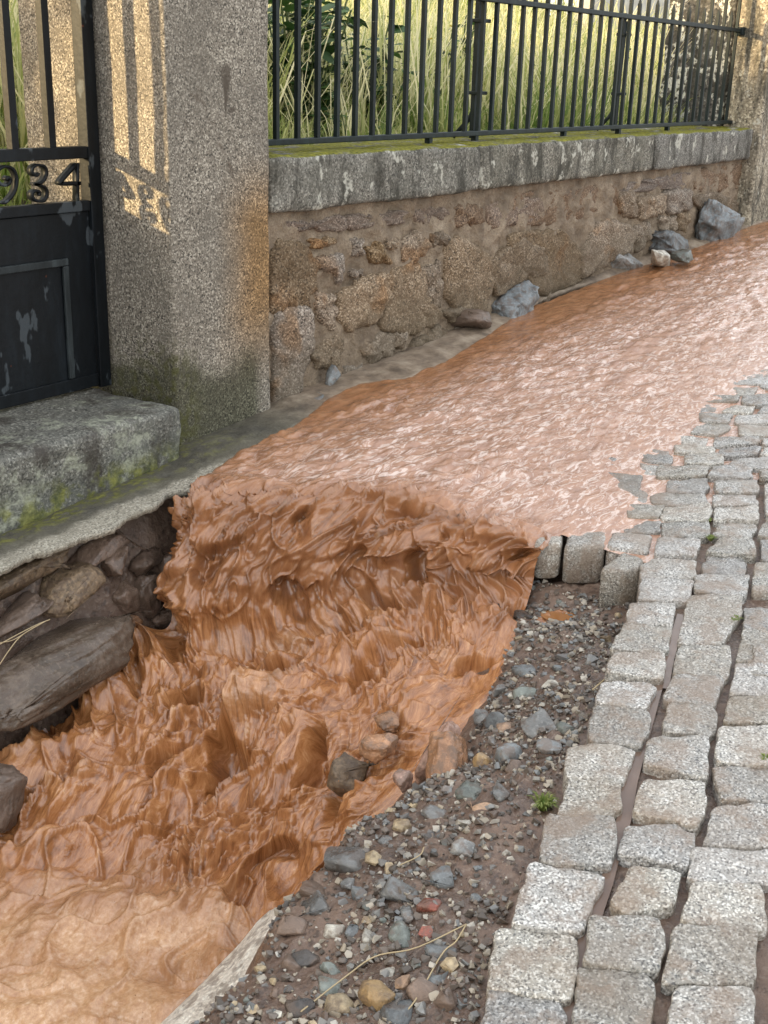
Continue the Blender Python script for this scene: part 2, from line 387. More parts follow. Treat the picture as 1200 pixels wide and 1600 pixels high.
def rough_box(lo, hi, r=.015, seg=.03, amp=.004, nsc=8, amp2=.0015, warp=None):
    lo, hi = np.array(lo, float), np.array(hi, float); V, Fc = [], []
    for ax in range(3):
        a, bb = [(1, 2), (2, 0), (0, 1)][ax]
        na = max(3, min(90, int((hi[a]-lo[a])/seg)+2)); nb = max(3, min(120, int((hi[bb]-lo[bb])/seg)+2))
        def coords(l, h, n):
            return np.unique(np.concatenate([[l, l+r*.35, l+r], np.linspace(l+r, h-r, n), [h-r, h-r*.35, h]]))
        ca, cb = coords(lo[a], hi[a], na), coords(lo[bb], hi[bb], nb)
        for side in (0, 1):
            A, B = np.meshgrid(ca, cb, indexing='ij'); P = np.zeros(A.shape + (3,))
            P[..., a], P[..., bb], P[..., ax] = A, B, hi[ax] if side else lo[ax]
            o = sum(len(x) for x in V); V.append(P.reshape(-1, 3))
            f = gridfaces(len(ca), len(cb), o); Fc.append(f if side else f[:, ::-1])
    V = np.concatenate(V); Fc = np.concatenate(Fc)
    inner = np.clip(V, lo + r, hi - r); d = V - inner; n = np.linalg.norm(d, axis=1)[:, None]
    nn = d / np.maximum(n, 1e-9); V = inner + nn * r
    k = fbm(V[:,0]*nsc, V[:,1]*nsc, V[:,2]*nsc, 3); k2 = perlin(V[:,0]*55, V[:,1]*55, V[:,2]*55)
    V = V + nn * (k * amp + k2 * amp2)[:, None]
    if warp: V = warp(V)
    # weld
    key = np.round(V, 5); _, idx, inv = np.unique(key, axis=0, return_index=True, return_inverse=True)
    return V[idx], inv.ravel()[Fc]
def chaikin(P, r=.25, n=1):
    for _ in range(n):
        Q = np.roll(P, -1, 0); P = np.stack([P*(1-r)+Q*r, P*r+Q*(1-r)], 1).reshape(-1, P.shape[1])
    return P
def resample(P, n):
    Q = np.vstack([P, P[:1]]); s = np.concatenate([[0], np.cumsum(np.linalg.norm(np.diff(Q, axis=0), axis=1))])
    t = np.linspace(0, s[-1], n, endpoint=False); return np.stack([np.interp(t, s, Q[:, i]) for i in range(3)], 1)
def pillow(poly, nrm, prof, n=24, cr=.12, cn=1, jit=.0, amp=.003, fr=18, seed=0):
    """a stone: traced outline, rounded over along prof = [(inset, height)], noise on the face"""
    nrm = np.array(nrm, float); P = resample(chaikin(np.array(poly, float), cr, cn), n); c = P.mean(0)
    s = np.random.default_rng(seed).uniform(0, 50)
    if jit:
        d = (P - c); l = np.linalg.norm(d, axis=1)[:, None]; P = P + d / l * (perlin(P[:,0]*30+s, P[:,1]*30, P[:,2]*30)*jit)[:, None]
    rings = []
    dist = np.linalg.norm(P - c, axis=1)[:, None]
    for ins, h in prof:
        Q = P + (c - P) * np.minimum(ins / dist, .82)
        k = fbm(Q[:,0]*fr+s, Q[:,1]*fr, Q[:,2]*fr, 3) * amp * (1 if ins > 0 else .3)
        rings.append(Q + nrm * (h + k)[:, None])
    top = c + nrm * (prof[-1][1] + float(fbm(c[0]*fr+s, c[1]*fr, c[2]*fr, 3)) * amp)
    V = np.vstack(rings + [top[None]]); m_ = len(prof); Fc = []
    for r_ in range(m_ - 1):
        for i in range(n):
            j = (i + 1) % n; Fc.append((r_*n+i, r_*n+j, (r_+1)*n+j, (r_+1)*n+i))
    for i in range(n): Fc.append(((m_-1)*n+i, (m_-1)*n+(i+1) % n, m_*n))
    # orientation
    a, b_, c_ = V[Fc[-1][0]], V[Fc[-1][1]], V[Fc[-1][2]]
    if np.dot(np.cross(b_-a, c_-a), nrm) < 0: Fc = [q[::-1] for q in Fc]
    return V, Fc
def hull_rock(size, seed, npts=22, sub=0, amp=.06, rot=None):
    r = np.random.default_rng(seed); p = r.normal(size=(npts, 3)); p /= np.linalg.norm(p, axis=1)[:, None]
    p = np.sign(p) * np.abs(p) ** .72 * r.uniform(.86, 1.05, (npts, 1))
    bm = bmesh.new(); vs_ = [bm.verts.new(q) for q in p]
    res = bmesh.ops.convex_hull(bm, input=vs_)
    bmesh.ops.delete(bm, geom=list({e for e in res['geom_interior'] + res['geom_unused'] if isinstance(e, bmesh.types.BMVert)}), context='VERTS')
    if sub:
        bmesh.ops.bevel(bm, geom=bm.edges[:], offset=.07, segments=1, affect='EDGES', profile=.5)
        bmesh.ops.triangulate(bm, faces=bm.faces[:])
        bmesh.ops.subdivide_edges(bm, edges=bm.edges[:], cuts=sub, use_grid_fill=True)
    bmesh.ops.recalc_face_normals(bm, faces=bm.faces[:])
    bm.verts.ensure_lookup_table(); V = np.array([v.co[:] for v in bm.verts]); Fc = [[v.index for v in f.verts] for f in bm.faces]
    bm.free()
    if sub: V = V * (1 + amp * fbm(V[:,0]*2.2+seed, V[:,1]*2.2, V[:,2]*2.2, 4) - amp*.8*(ridged(V[:,0]*1.7+seed, V[:,1]*1.7, V[:,2]*2.6, 3) - .4))[:, None]
    V = V * np.array(size) / 2
    if rot is not None: V = V @ np.array(Matrix.Rotation(1, 3, 'X') if rot is True else rot).T
    return V, Fc
def rotm(x, y, z): 
    from mathutils import Euler
    return np.array(Euler((math.radians(x), math.radians(y), math.radians(z))).to_matrix())
def tube(path, rad, n=6, taper=None):
    P = np.array(path, float); k = len(P); V, Fc = [], []
    for i in range(k):
        t = P[min(i+1, k-1)] - P[max(i-1, 0)]; t /= np.linalg.norm(t)
        a = np.cross(t, (0.3, .2, .93)); a /= np.linalg.norm(a); b_ = np.cross(t, a)
        r_ = rad * (taper[i] if taper else 1)
        for j in range(n): 
            w = 2*math.pi*j/n; V.append(P[i] + (a*math.cos(w) + b_*math.sin(w)) * r_)
    for i in range(k-1):
        for j in range(n): Fc.append((i*n+j, i*n+(j+1) % n, (i+1)*n+(j+1) % n, (i+1)*n+j))
    Fc.append(tuple(range(n))[::-1]); Fc.append(tuple(range((k-1)*n, k*n))); return V, Fc
def catmull(P, n):
    P = np.array(P, float); Q = np.vstack([2*P[0]-P[1], P, 2*P[-1]-P[-2]]); out = []
    m_ = len(P) - 1; t = np.linspace(0, m_, n); i = np.minimum(t.astype(int), m_-1); u = (t - i)[:, None]
    a, b_, c_, d = Q[i], Q[i+1], Q[i+2], Q[i+3]
    return .5*((2*b_) + (c_-a)*u + (2*a-5*b_+4*c_-d)*u*u + (3*b_-a-3*c_+d)*u**3)

# ================================================================== ground and street bed
YW = 2.88
LIP = [(305,770),(450,775),(600,775),(700,800),(780,830),(845,852)]
LIPW = [onS(p, .012) for p in LIP]
def xlip(Y): return interp(Y, [(p[1], p[0]) for p in LIPW])
A_EDGE = [(x, y) for x, y, z in (onS(p) for p in [(700,1700),(745,1600),(770,1480),(850,1280),(900,1160),(945,1040),(972,975),(990,925),(940,900)])]
B_EDGE = [(x, y) for x, y, z in (onZ(p, -1.47) for p in [(150,1750),(300,1610),(420,1500),(440,1415),(510,1350),(570,1290),(650,1240),(725,1190),(765,1110),(800,1020),(835,940)])]
def ya(X): return interp(X, [(-3,-.6)] + A_EDGE[:-1])
def yb(X): return interp(X, [(-3,-.1)] + B_EDGE)
PUD = onZ((880, 948), -1.39)
def hground(X, Y):
    bed = st(X) - .025
    t = np.clip((Y - ya(X) + .03) / (yb(X) - ya(X) + .03), 0, 1)
    bank = (st(X) - .045 - .085*sstep(2.42, 2.72, X)) * (1 - t) + (-1.462 + .05*sstep(2.4, 2.9, X)) * t + .02*np.sin(t*math.pi)
    over = np.maximum(Y - yb(X), 0); pit = np.maximum(bank - over * (2.4 - 1.5*sstep(1.65, 2.1, X)) - np.maximum(over-.15,0)*1.5, -2.0)
    left = -2.0 + (st(X) - .05 + 2.0) * sstep(2.50, 2.74, Y + .03*perlin(X*6, Y*6))
    pit = np.maximum(pit, left)
    nz = fbm(X*7, Y*7, 0, 4)*.018 + fbm(X*28, Y*28, 1, 3)*.010 + ridged(X*15, Y*15, 3, 3)*.012*sstep(2.4, 2.6, Y)
    up = sstep(.05, .11, X - np.where((Y > 1.46), xlip(np.clip(Y, 1.44, 2.6)), np.where(Y > 1.10, 3.0, 2.86)) - .02)   # street carries on upstream of the break
    nz = nz - .038*np.exp(-((X-PUD[0])**2 + (Y-PUD[1])**2*1.6)/.075**2)
    tb = sstep(-.03, .0, Y - ya(X) + .01); h = bed*(1-tb) + (pit + nz)*tb
    return h * (1 - up) + (bed) * up
xs = np.concatenate([np.linspace(-3, .5, 10), np.linspace(.55, 3.25, 210), np.linspace(3.3, 14, 60)])
ys = np.concatenate([np.linspace(-6, .4, 14), np.linspace(.45, 2.95, 190)])
X, Y = np.meshgrid(xs, ys, indexing='ij'); Z = hground(X, Y) + fbm(X*20, Y*20, 8, 2)*.004
g_me = fastmesh('street', np.stack([X, Y, Z], -1).reshape(-1, 3), gridfaces(len(xs), len(ys)))
street = obj('street', g_me, M_EARTH); tag(street, kind='structure', label='cobbled street bed washed out into an earth pit')

# ------------------------------------------------------------------ granite setts
TR = {4: (800,1150,3), 3: (900,900,4), 2: (1000,740,6), 1: (1000,560,6), 5: (830,780,6)}
SETTS = [
 (4,[(-95,1175),(215,1215),(255,1290),(245,1460),(-160,1460)]),(4,[(-70,895),(270,915),(310,960),(285,1230),(-110,1170)]),
 (4,[(90,590),(440,640),(325,915),(0,880)]),(4,[(165,378),(470,385),(490,420),(465,610),(130,590)]),
 (4,[(275,185),(510,205),(515,330),(440,380),(215,365)]),(4,[(265,45),(500,28),(580,60),(520,205),(255,190)]),
 (4,[(310,1085),(625,1112),(670,1155),(640,1400),(285,1400)]),(4,[(375,850),(690,850),(715,960),(690,1100),(340,1070)]),
 (4,[(560,605),(795,640),(750,795),(540,830),(465,780)]),(4,[(540,415),(770,410),(860,460),(825,610),(500,545)]),
 (4,[(620,195),(905,215),(910,330),(865,420),(570,350)]),(4,[(640,5),(920,0),(915,200),(625,130)]),
 (4,[(770,1175),(1110,1180),(1140,1250),(1120,1400),(730,1400)]),(4,[(770,900),(1140,905),(1140,1160),(710,1150)]),
 (4,[(845,685),(1160,695),(1195,890),(1120,910),(805,860)]),(4,[(850,530),(1220,530),(1220,680),(830,670)]),
 (4,[(950,325),(1230,325),(1230,515),(905,505)]),(4,[(940,145),(1230,155),(1230,310),(980,295)]),
 (3,[(120,800),(360,810),(465,870),(460,950),(400,1050),(75,1010)]),(3,[(165,665),(450,660),(500,700),(440,830),(130,795)]),
 (3,[(240,480),(555,470),(540,640),(185,600)]),(3,[(305,290),(600,305),(570,460),(220,450)]),
 (3,[(335,150),(620,165),(600,300),(325,270)]),(3,[(410,15),(735,25),(700,155),(395,140)]),
 (3,[(590,790),(830,800),(885,850),(870,950),(830,990),(545,960)]),(3,[(610,620),(880,625),(920,650),(870,810),(550,770)]),
 (3,[(650,430),(960,430),(970,560),(930,630),(610,600)]),(3,[(710,125),(1030,135),(1030,230),(920,410),(640,405)]),
 (3,[(750,0),(1080,-10),(1060,110),(1030,128),(740,95)]),
 (3,[(900,955),(1210,930),(1230,1190),(870,1170)]),(3,[(960,750),(1220,745),(1220,915),(930,905)]),
 (3,[(1000,545),(1210,560),(1230,735),(970,720)]),(3,[(1050,330),(1230,330),(1230,545),(1005,515)]),(3,[(1050,195),(1230,190),(1230,320),(1050,320)]),
 (2,[(15,850),(110,800),(520,820),(520,975),(15,970)]),(2,[(170,610),(560,610),(560,680),(520,770),(150,770)]),
 (2,[(210,450),(650,440),(655,580),(215,580)]),(2,[(230,320),(640,275),(670,330),(650,430),(200,430)]),
 (2,[(105,205),(180,168),(610,180),(620,260),(330,300),(110,270)]),(2,[(270,60),(620,30),(650,100),(600,165),(250,160)]),
 (2,[(650,765),(960,765),(1000,830),(990,940),(600,930),(590,850)]),(2,[(770,590),(1040,590),(1090,690),(1090,770),(620,740)]),
 (2,[(750,455),(1090,450),(1090,500),(1040,580),(690,580)]),(2,[(700,325),(1100,295),(1115,430),(690,430)]),
 (2,[(690,205),(1080,190),(1110,280),(690,310)]),(2,[(700,70),(1100,55),(1110,170),(720,185)]),
 (2,[(1080,850),(1230,830),(1230,1100),(1050,1100)]),(2,[(1130,605),(1230,605),(1230,800),(1140,790)]),
 (2,[(1140,470),(1230,440),(1230,590),(1110,560)]),(2,[(1165,110),(1260,90),(1260,380),(1180,370)]),
 (2,[(-150,440),(200,440),(180,545),(-150,545)]),(2,[(-120,290),(230,300),(160,415),(-120,420)]),(2,[(-120,130),(80,180),(50,265),(-120,270)]),
 (1,[(170,1000),(650,1000),(620,1090),(170,1110)]),(1,[(700,1010),(1050,1010),(1050,1110),(640,1110)]),
 (1,[(420,890),(770,890),(790,990),(420,990)]),(1,[(880,930),(1230,920),(1230,1030),(830,995)]),
 (1,[(330,820),(690,815),(710,870),(660,888),(330,885)]),(1,[(760,830),(1140,830),(1090,900),(730,910)]),
 (1,[(390,720),(640,730),(600,810),(390,812)]),(1,[(710,730),(1110,735),(1120,790),(700,815)]),
 (1,[(560,592),(850,605),(840,650),(720,710),(480,700)]),(1,[(930,610),(1230,620),(1230,715),(930,715)]),
 (1,[(560,510),(870,520),(820,600),(560,588)]),(1,[(900,530),(1230,520),(1230,600),(900,600)]),
 (1,[(520,420),(720,430),(700,490),(560,500)]),(1,[(880,425),(1080,440),(1050,505),(760,495)]),
 (1,[(620,340),(930,350),(910,400),(620,412)]),(1,[(970,350),(1230,330),(1230,430),(1110,440),(950,410)]),
 (1,[(880,270),(1110,270),(1060,335),(900,340)]),(1,[(900,160),(1150,150),(1150,240),(880,245)]),
 (1,[(1160,440),(1320,430),(1320,515),(1100,510)]),(1,[(1170,150),(1400,140),(1400,315),(1130,260)]),(1,[(1000,100),(1300,90),(1300,140),(960,150)]),
 (1,[(20,850),(260,840),(310,930),(290,990),(20,960)]),(1,[(0,980),(165,990),(165,1075),(0,1080)]),
 (1,[(1150,740),(1400,735),(1400,810),(1150,800)]),(1,[(1180,840),(1400,830),(1400,910),(1120,905)]),
 (1,[(1130,1040),(1400,1040),(1400,1130),(1130,1110)]),(1,[(1260,520),(1450,515),(1450,720),(1240,715)]),
]
SPROF = [(0,-.125),(0,-.03),(.0,-.004),(.0015,-.0012),(.004,-.0002),(.02,.0),(.045,.0)]
quads = []
for zid, pts in SETTS:
    ox, oy, s = TR[zid]; quads.append(np.array([onS((ox + x/s, oy + y/s)) for x, y in pts]))
# carry the paving on past the frame and a little way under the water
def clear(P, others):
    c = P[:, :2].mean(0)
    return all(np.linalg.norm(c - q[:, :2].mean(0)) > .088 for q in others)
base_q = list(quads); ax = np.array([.962, .272]); ay = np.array([-.272, .962])
org = onS((1000, 880))[:2]
for i in range(-14, 34):
    for j in range(-14, 6):
        c2 = org + ax * (i*.152 + random.uniform(-.01,.01)) + ay * (j*.128 + random.uniform(-.006,.006) + (.0 if i % 2 else .02))
        if c2[1] > 1.85 or c2[0] < 1.0 or c2[0] > 5.6 or c2[1] < -.15: continue
        px = M.T @ np.array([c2[0], c2[1], st(c2[0])]); u, v = px[0]/px[2]*F+CX, px[1]/px[2]*F+CY
        if c2[1] > ya(c2[0]) - .03 and c2[0] < 3.12: continue                     # washed-out part
        inside = u < 1200 and v > 655 and not (u < 985 and v < 830)
        if inside and v < 1600: continue
        w, h = .071 + random.uniform(-.004,.003), .059 + random.uniform(-.004,.003)
        P = np.array([[*(c2 + ax*a*w + ay*b_*h), 0] for a, b_ in ((-1,1),(1,1),(1,-1),(-1,-1))]); P[:, 2] = st(P[:, 0])
        if clear(P, quads): quads.append(P)
setts = []
for k, P in enumerate(quads):
    up = random.uniform(-.004, .004); tilt = np.array([random.uniform(-.045,.045), random.uniform(-.045,.045)])
    c = P.mean(0); Q = P + (c - P) * -.045; Q[:, 2] += up + (Q[:, :2] - c[:2]) @ tilt
    V, Fc = pillow(Q, (0,0,1), SPROF, 44, .06, 1, .006, .0048, 26, k)
    setts.append(lobj('sett', V, Fc, M_SETT, street))
# setts left standing at the edge of the break, their faces bare
def block(pts_top, dz, h, name='sett', tiltdrop=0, seed=1):
    P = np.array([onS((TR[5][0] + x/6, TR[5][1] + y/6), dz) for x, y in pts_top])
    V, Fc = pillow(P, (0,0,1), [(.012,-h),(.002,-h+.012),(0,-h*.5),(0,-.012),(.004,-.003),(.013,0),(.03,.001),(.05,.001)], 28, .08, 1, .004, .004, 20, seed)
    return lobj(name, V, Fc, M_SETT, street)
block([(640,655),(850,480),(1060,540),(1025,640),(870,668)], -.004, .125, seed=201)
block([(315,445),(350,300),(710,290),(695,440)], .0, .12, seed=202)
block([(30,425),(60,290),(305,290),(288,428)], .0, .11, seed=203)
block([(705,440),(745,300),(1140,320),(1110,485)], .0, .12, seed=204)

# muddy water standing in the joints
def ribbon(name, path, w, dz, label):
    V = []
    for i, (x, y) in enumerate(path):
        p = onS((x, y), dz); w[i] *= .55; V += [p + np.array([-.272, .962, 0])*w[i], p - np.array([-.272, .962, 0])*w[i]]
    f = [(2*i, 2*i+1, 2*i+3, 2*i+2) for i in range(len(path)-1)]
    return tag(obj(name, mesh(name, V, f), M_JOINT), kind='structure', label=label)
ribbon('puddle', [(1025,1072),(1000,1165),(985,1220),(975,1280),(960,1330),(948,1380),(925,1440),(908,1500),(895,1560),(880,1620)],
       [.028,.026,.026,.025,.022,.02,.024,.026,.022,.02], -.017, 'pinkish muddy water standing in the long joint between setts')
ribbon('puddle', [(1065,960),(1045,1030),(1035,1075)], [.02,.022,.026], -.018, 'short strip of muddy water in a joint farther up')

# small brown pool under the bare setts
pp = [(828,955),(845,935),(872,930),(902,928),(912,945),(905,966),(878,974),(848,970)]
zp = float(hground(np.array(PUD[0]), np.array(PUD[1]))) + .014
PQ = chaikin(np.array([onZ((880 + (p[0]-868)*1.15, 950 + (p[1]-952)*1.2), zp) for p in pp]), .25, 2)
tag(obj('puddle', mesh('puddle', np.vstack([PQ, PQ.mean(0)[None]]), [(i, (i+1) % len(PQ), len(PQ)) for i in range(len(PQ))]), M_POOLW), kind='structure', label='small still brown puddle under the bare edge setts')

# ================================================================== water
CR = [(-260,1010),(-120,950),(-60,920),(0,890),(40,868),(75,858),(100,850),(125,838),(150,832),(180,822),(196,806),(225,795),(243,788),(262,770),(290,765),(306,764)]
front = [onS(p, .005) for p in CR] + [onS(p, .02) for p in [(345,728),(400,700),(440,680),(485,652),(520,622),(565,602),(640,590),(700,566),(760,528),(800,500),(850,466),(900,448),(960,432),(1020,412),(1080,392),(1180,352),(1260,330)]]
front = np.array(front)
NV = 400
yv = np.linspace(1.12, 2.86, NV)
ROWS = [  # below the lip: (px, py, z) for six flow lines from the wall side to the street side
 [(280,1010,-1.68),(400,985,-1.62),(550,930,-1.51),(680,915,-1.43),(765,915,-1.395),(832,912,-1.375)],
 [(170,1110,-1.76),(330,1110,-1.71),(480,1060,-1.61),(620,1025,-1.51),(715,1000,-1.45),(810,975,-1.425)],
 [(60,1220,-1.82),(220,1250,-1.82),(380,1200,-1.74),(500,1160,-1.64),(600,1120,-1.555),(765,1080,-1.475)],
 [(-50,1330,-1.86),(120,1380,-1.86),(270,1340,-1.83),(390,1310,-1.79),(490,1260,-1.71),(640,1215,-1.58)],
 [(-140,1450,-1.87),(20,1500,-1.87),(180,1470,-1.86),(320,1430,-1.85),(430,1380,-1.82),(550,1300,-1.70)],
 [(-260,1620,-1.88),(-100,1680,-1.88),(60,1700,-1.88),(220,1660,-1.87),(330,1600,-1.86),(470,1400,-1.82)],
 [(-400,1850,-1.88),(-240,1900,-1.88),(-60,1950,-1.88),(90,1900,-1.88),(200,1850,-1.88),(380,1600,-1.86)],
]
RW = [[onZ((x, y), z) for x, y, z in r] for r in ROWS]
kn = np.array([p[1] for p in LIPW])                        # descending Y
def cross(row, Yq):                                        # smooth interpolation over flow lines
    t = np.interp(-Yq, -kn, np.arange(6.)); P = np.array(row); Q = np.vstack([2*P[0]-P[1], P, 2*P[-1]-P[-2]])
    i = np.minimum(t.astype(int), 4); u = (t - i)[:, None]; a, b_, c_, d = Q[i], Q[i+1], Q[i+2], Q[i+3]
    return .5*((2*b_) + (c_-a)*u + (2*a-5*b_+4*c_-d)*u*u + (3*b_-a-3*c_+d)*u**3)
YEDGE = [(x, y) for x, y, z in (onS(p) for p in [(845,848),(930,822),(985,800),(962,760),(975,715),(1010,690),(1060,655),(1090,625),(1130,600),(1200,572)])] + [(7, 1.6), (10, 1.7)]
ylq = np.clip(yv, kn.min(), kn.max())
xl = xlip(ylq)
rows = []
NU1, NU2 = 380, 600
tt = np.linspace(0, 1, NU1); tt = 1 - (1 - tt) ** 1.9
for t in tt:                                               # upstream sheet
    Xr = 9.8 * (1 - t) + (xl + .0) * t
    de_ = yv - interp(Xr, YEDGE); dep = np.clip(np.where(de_ > 0, de_*.05, de_*.09) + .003, -.02, .026) - .045*sstep(.0, .05, yv - np.interp(Xr, front[np.argsort(front[:,0]),0], front[np.argsort(front[:,0]),1]) - .0)
    rows.append(np.stack([Xr, yv, st(Xr) + dep], 1))
lipZ = rows[-1]
base_ = cross(RW[0], ylq)
f1 = lipZ*.72 + base_*.28; f1[:, 2] = lipZ[:, 2]*.90 + base_[:, 2]*.10
f2 = lipZ*.35 + base_*.65; f2[:, 2] = lipZ[:, 2]*.52 + base_[:, 2]*.48
ctrl = [rows[-14], lipZ, f1, f2] + [cross(r, ylq) for r in RW]
C = np.array(ctrl)                                         # k, NV, 3
k = len(C); seg = np.concatenate([[0], np.cumsum(np.linalg.norm(np.diff(C.mean(1), axis=0), axis=1))])
Q = np.concatenate([[2*C[0]-C[1]], C, [2*C[-1]-C[-2]]])
sv = np.linspace(seg[1], seg[-1], NU2 + 1)[1:]
tq = np.interp(sv, seg, np.arange(k)); ii = np.minimum(tq.astype(int), k-2); uu = (tq - ii)[:, None, None]
a, b_, c_, d = Q[ii], Q[ii+1], Q[ii+2], Q[ii+3]
low = .5*((2*b_) + (c_-a)*uu + (2*a-5*b_+4*c_-d)*uu**2 + (3*b_-a-3*c_+d)*uu**3)
rmp = sstep(.05, .38, sv - seg[1])[:, None]; tr_ = np.clip((kn.min() - yv)/.10, 0, 1)[None, :] * sstep(.22, .42, sv - seg[1])[:, None]; tl_ = np.clip((yv - kn.max())/.12, 0, 1)[None, :]
low[..., 1] -= tr_*(.02 + .15*rmp); low[..., 2] -= tr_*.045; low[..., 1] += tl_*.20*rmp; low[..., 0] += tl_*.05*rmp; low[..., 2] -= tl_*.02
P = np.concatenate([np.array(rows), low])                  # NU, NV, 3
NU = len(P)
ds = np.concatenate([np.zeros((1, NV)), np.cumsum(np.linalg.norm(np.diff(P, axis=0), axis=2), axis=0)])
S = ds - ds[NU1-1:NU1]                                     # flow length, 0 at the lip
dc = np.concatenate([np.zeros((NU, 1)), np.cumsum(np.linalg.norm(np.diff(P, axis=1), axis=2), axis=1)], 1)
Cc = .5*dc + .5*yv[None, :]*1.0
du = np.gradient(P, axis=0); dv = np.gradient(P, axis=1); Nn = np.cross(du, dv); Nn /= np.linalg.norm(Nn, axis=2)[..., None]
if Nn[10, 100, 2] < 0: Nn = -Nn
w_up = 1 - sstep(-.22, .0, S); w_fall = sstep(-.16, .05, S) * (1 - sstep(.30, .48, S))
SP_ = S + fbm(P[..., 0]*3.5, P[..., 1]*3.5, 50, 3)*.14
w_cas = sstep(.30, .46, S) * (1 - sstep(1.28, 1.72, SP_)); w_pool = sstep(1.28, 1.72, SP_)
depth = np.clip((P[..., 1] - interp(P[..., 0], YEDGE)) / .5, 0, 1)
side = sstep(2.86, 2.55, P[..., 1])
def sab(n): return np.sqrt(n*n + .012) - .03
# upstream chop
cx, cy = S*1.0, P[..., 1]
wx = perlin(S*5, Cc*5, 2)*.05; wy = perlin(S*5, Cc*5, 7)*.05
chop = fbm((S+wx)*9, (P[...,1]+wy)*13, 0, 3, .55)*.0095 + sab(perlin((S+wx)*19, (P[...,1]+wy)*26, 3))*.007 + fbm(S*3, P[...,1]*5, 4, 2)*.008
chop *= (.16 + .84*depth) * (.35 + .65*side) * (.55 + .9*np.clip(fbm(S*1.6, P[...,1]*3.2, 61, 2) + .35, 0, 1)) * 1.25
# strands of the fall
wz = perlin(S*5, Cc*5, 3)*.05 + perlin(S*13, Cc*12, 9)*.012; wf = perlin(S*6, Cc*6, 17)*.07
def strand(f, w): return np.exp(-(f / w)**2)
n1_ = perlin((S+wf)*8.5, (Cc+wz)*12, 5); n2_ = perlin((S-wf)*6.0, (Cc+wz*1.5)*10, 6); n3_ = perlin((S+wf)*17, (Cc+wz)*24, 7); n4_ = perlin((S-wf)*10, (Cc-wz)*17, 8)
fall = sab(n1_)*.055 + sab(n3_)*.014 + strand(n2_, .05)*.030 + strand(n4_, .07)*.015 + fbm(S*3.5, Cc*4.5, 8, 2)*.045 - .075*sstep(.20, .5, perlin(S*7, Cc*8, 19)) - .02
# churning cascade
wa = perlin(S*3.5, Cc*3.5, 12)*.12 + perlin(S*9, Cc*9, 13)*.03; wb = perlin(S*3.5, Cc*3.5, 15)*.10 + perlin(S*9, Cc*9, 16)*.025
m1 = perlin((S+wa)*4.0, (Cc+wb)*6.5, 22); m2 = perlin((S+wa)*8.5, (Cc+wb)*14, 24); m3 = perlin((S+wa)*17, (Cc+wb)*28, 26); m4 = perlin((S+wa)*33, (Cc+wb)*56, 28)
md = .35 + 1.1*sstep(-.25, .45, perlin((S+wa)*3.2, (Cc+wb)*4.2, 71))
m5 = perlin((S-wa)*5.5, (Cc-wb)*8, 82)
cas = fbm(S*3.0, Cc*4.0, 20, 2)*.10 + sab(m1)*.11 + md*(sab(m2)*.060 + sab(m3)*.034 + sab(m4)*.016 + m4*.004) + strand(m2, .06)*.016*md + strand(m5, .05)*.026 - .10*sstep(.18, .5, perlin((S+wa)*5.5, (Cc+wb)*7, 29)) - .045
rightcalm = 1 - .55*sstep(1.95, 1.5, np.broadcast_to(yv[None, :], S.shape))
cas *= rightcalm
q1 = perlin((P[...,0]+wx)*6, (P[...,1]+wy)*6, 33); q2 = perlin((P[...,0]+wx*.5)*12, (P[...,1]+wy*.5)*12, 34)
rim = np.exp(-((SP_-1.6)/.26)**2)
pool = fbm(P[...,0]*4, P[...,1]*4, 30, 3)*.034 + q2*.004 + rim*(strand(q1, .06)*.022 + sab(q1)*.045 + q2*.012) + fbm(S*26, Cc*26, 31, 3)*.004
edge_ = .85*sstep(kn.min()+.07, kn.min()-.01, np.broadcast_to(yv[None, :], S.shape))*sstep(-.02, .06, S)
disp = (w_up*chop + w_fall*fall + w_cas*cas + w_pool*pool) * (1 - edge_)
P2 = P + Nn * disp[..., None]
# a little sideways curl so crests overhang
curl = perlin(P[...,0]*11, P[...,1]*11, P[...,2]*11) * (1 - edge_)
P2[..., 0] -= (w_fall*.014 + w_cas*.03) * np.maximum(curl, -.3)
P2[..., 1] -= (w_fall*.010 + w_cas*.024) * curl
fcs = gridfaces(NU, NV)[:, ::-1]
iu, iv = fcs[:, 3] // NV, fcs[:, 3] % NV
keep = ~((iu >= NU1-1) & (S[iu, iv] < .24) & (yv[iv] < kn.min()-.002)) & ~((iu >= NU1-1) & ((yv[iv] < kn.min()-.095) | (yv[iv] > kn.max()+.115))) & ~((iu < NU1) & (yv[iv] < kn.min()-.004) & (P[iu, iv, 0] < 3.02)) & ~((iu < NU1+8) & (yv[iv] > kn.max()+.015) & (P[iu, iv, 0] < 2.67))
wme = fastmesh('water', P2.reshape(-1, 3), fcs[keep])
crest = np.clip((disp - .03) / .07, 0, 1) * w_cas*.55 + .55*np.exp(-((S-.47)/.09)**2)*sstep(-.1, .5, fbm(S*9, Cc*9, 90, 3))*w_cas
foam = np.clip(sstep(1.30, 1.95, SP_ + .25*fbm(P[...,0]*8, P[...,1]*8, 41, 3))*(.85 + .5*fbm(P[...,0]*3, P[...,1]*3, 40, 3)) + crest*.6 + w_up*.0, 0, 1)
fattr(wme, 'foam', foam); fattr(wme, 'turb', np.clip(w_cas + .3*w_fall, 0, 1))
fattr(wme, 'calm', (1-side)*w_up)
fattr(wme, 'froth_sheen', w_up * sstep(2.72, 2.2, P[..., 1]))
fa = wme.attributes.new('flow', 'FLOAT_VECTOR', 'POINT')
fa.data.foreach_set('vector', np.stack([S, Cc, np.zeros_like(S)], -1).astype(np.float32).ravel())
water = obj('water', wme, M_WATER); tag(water, kind='structure', label='brown flood water running down the street and falling into the pit')

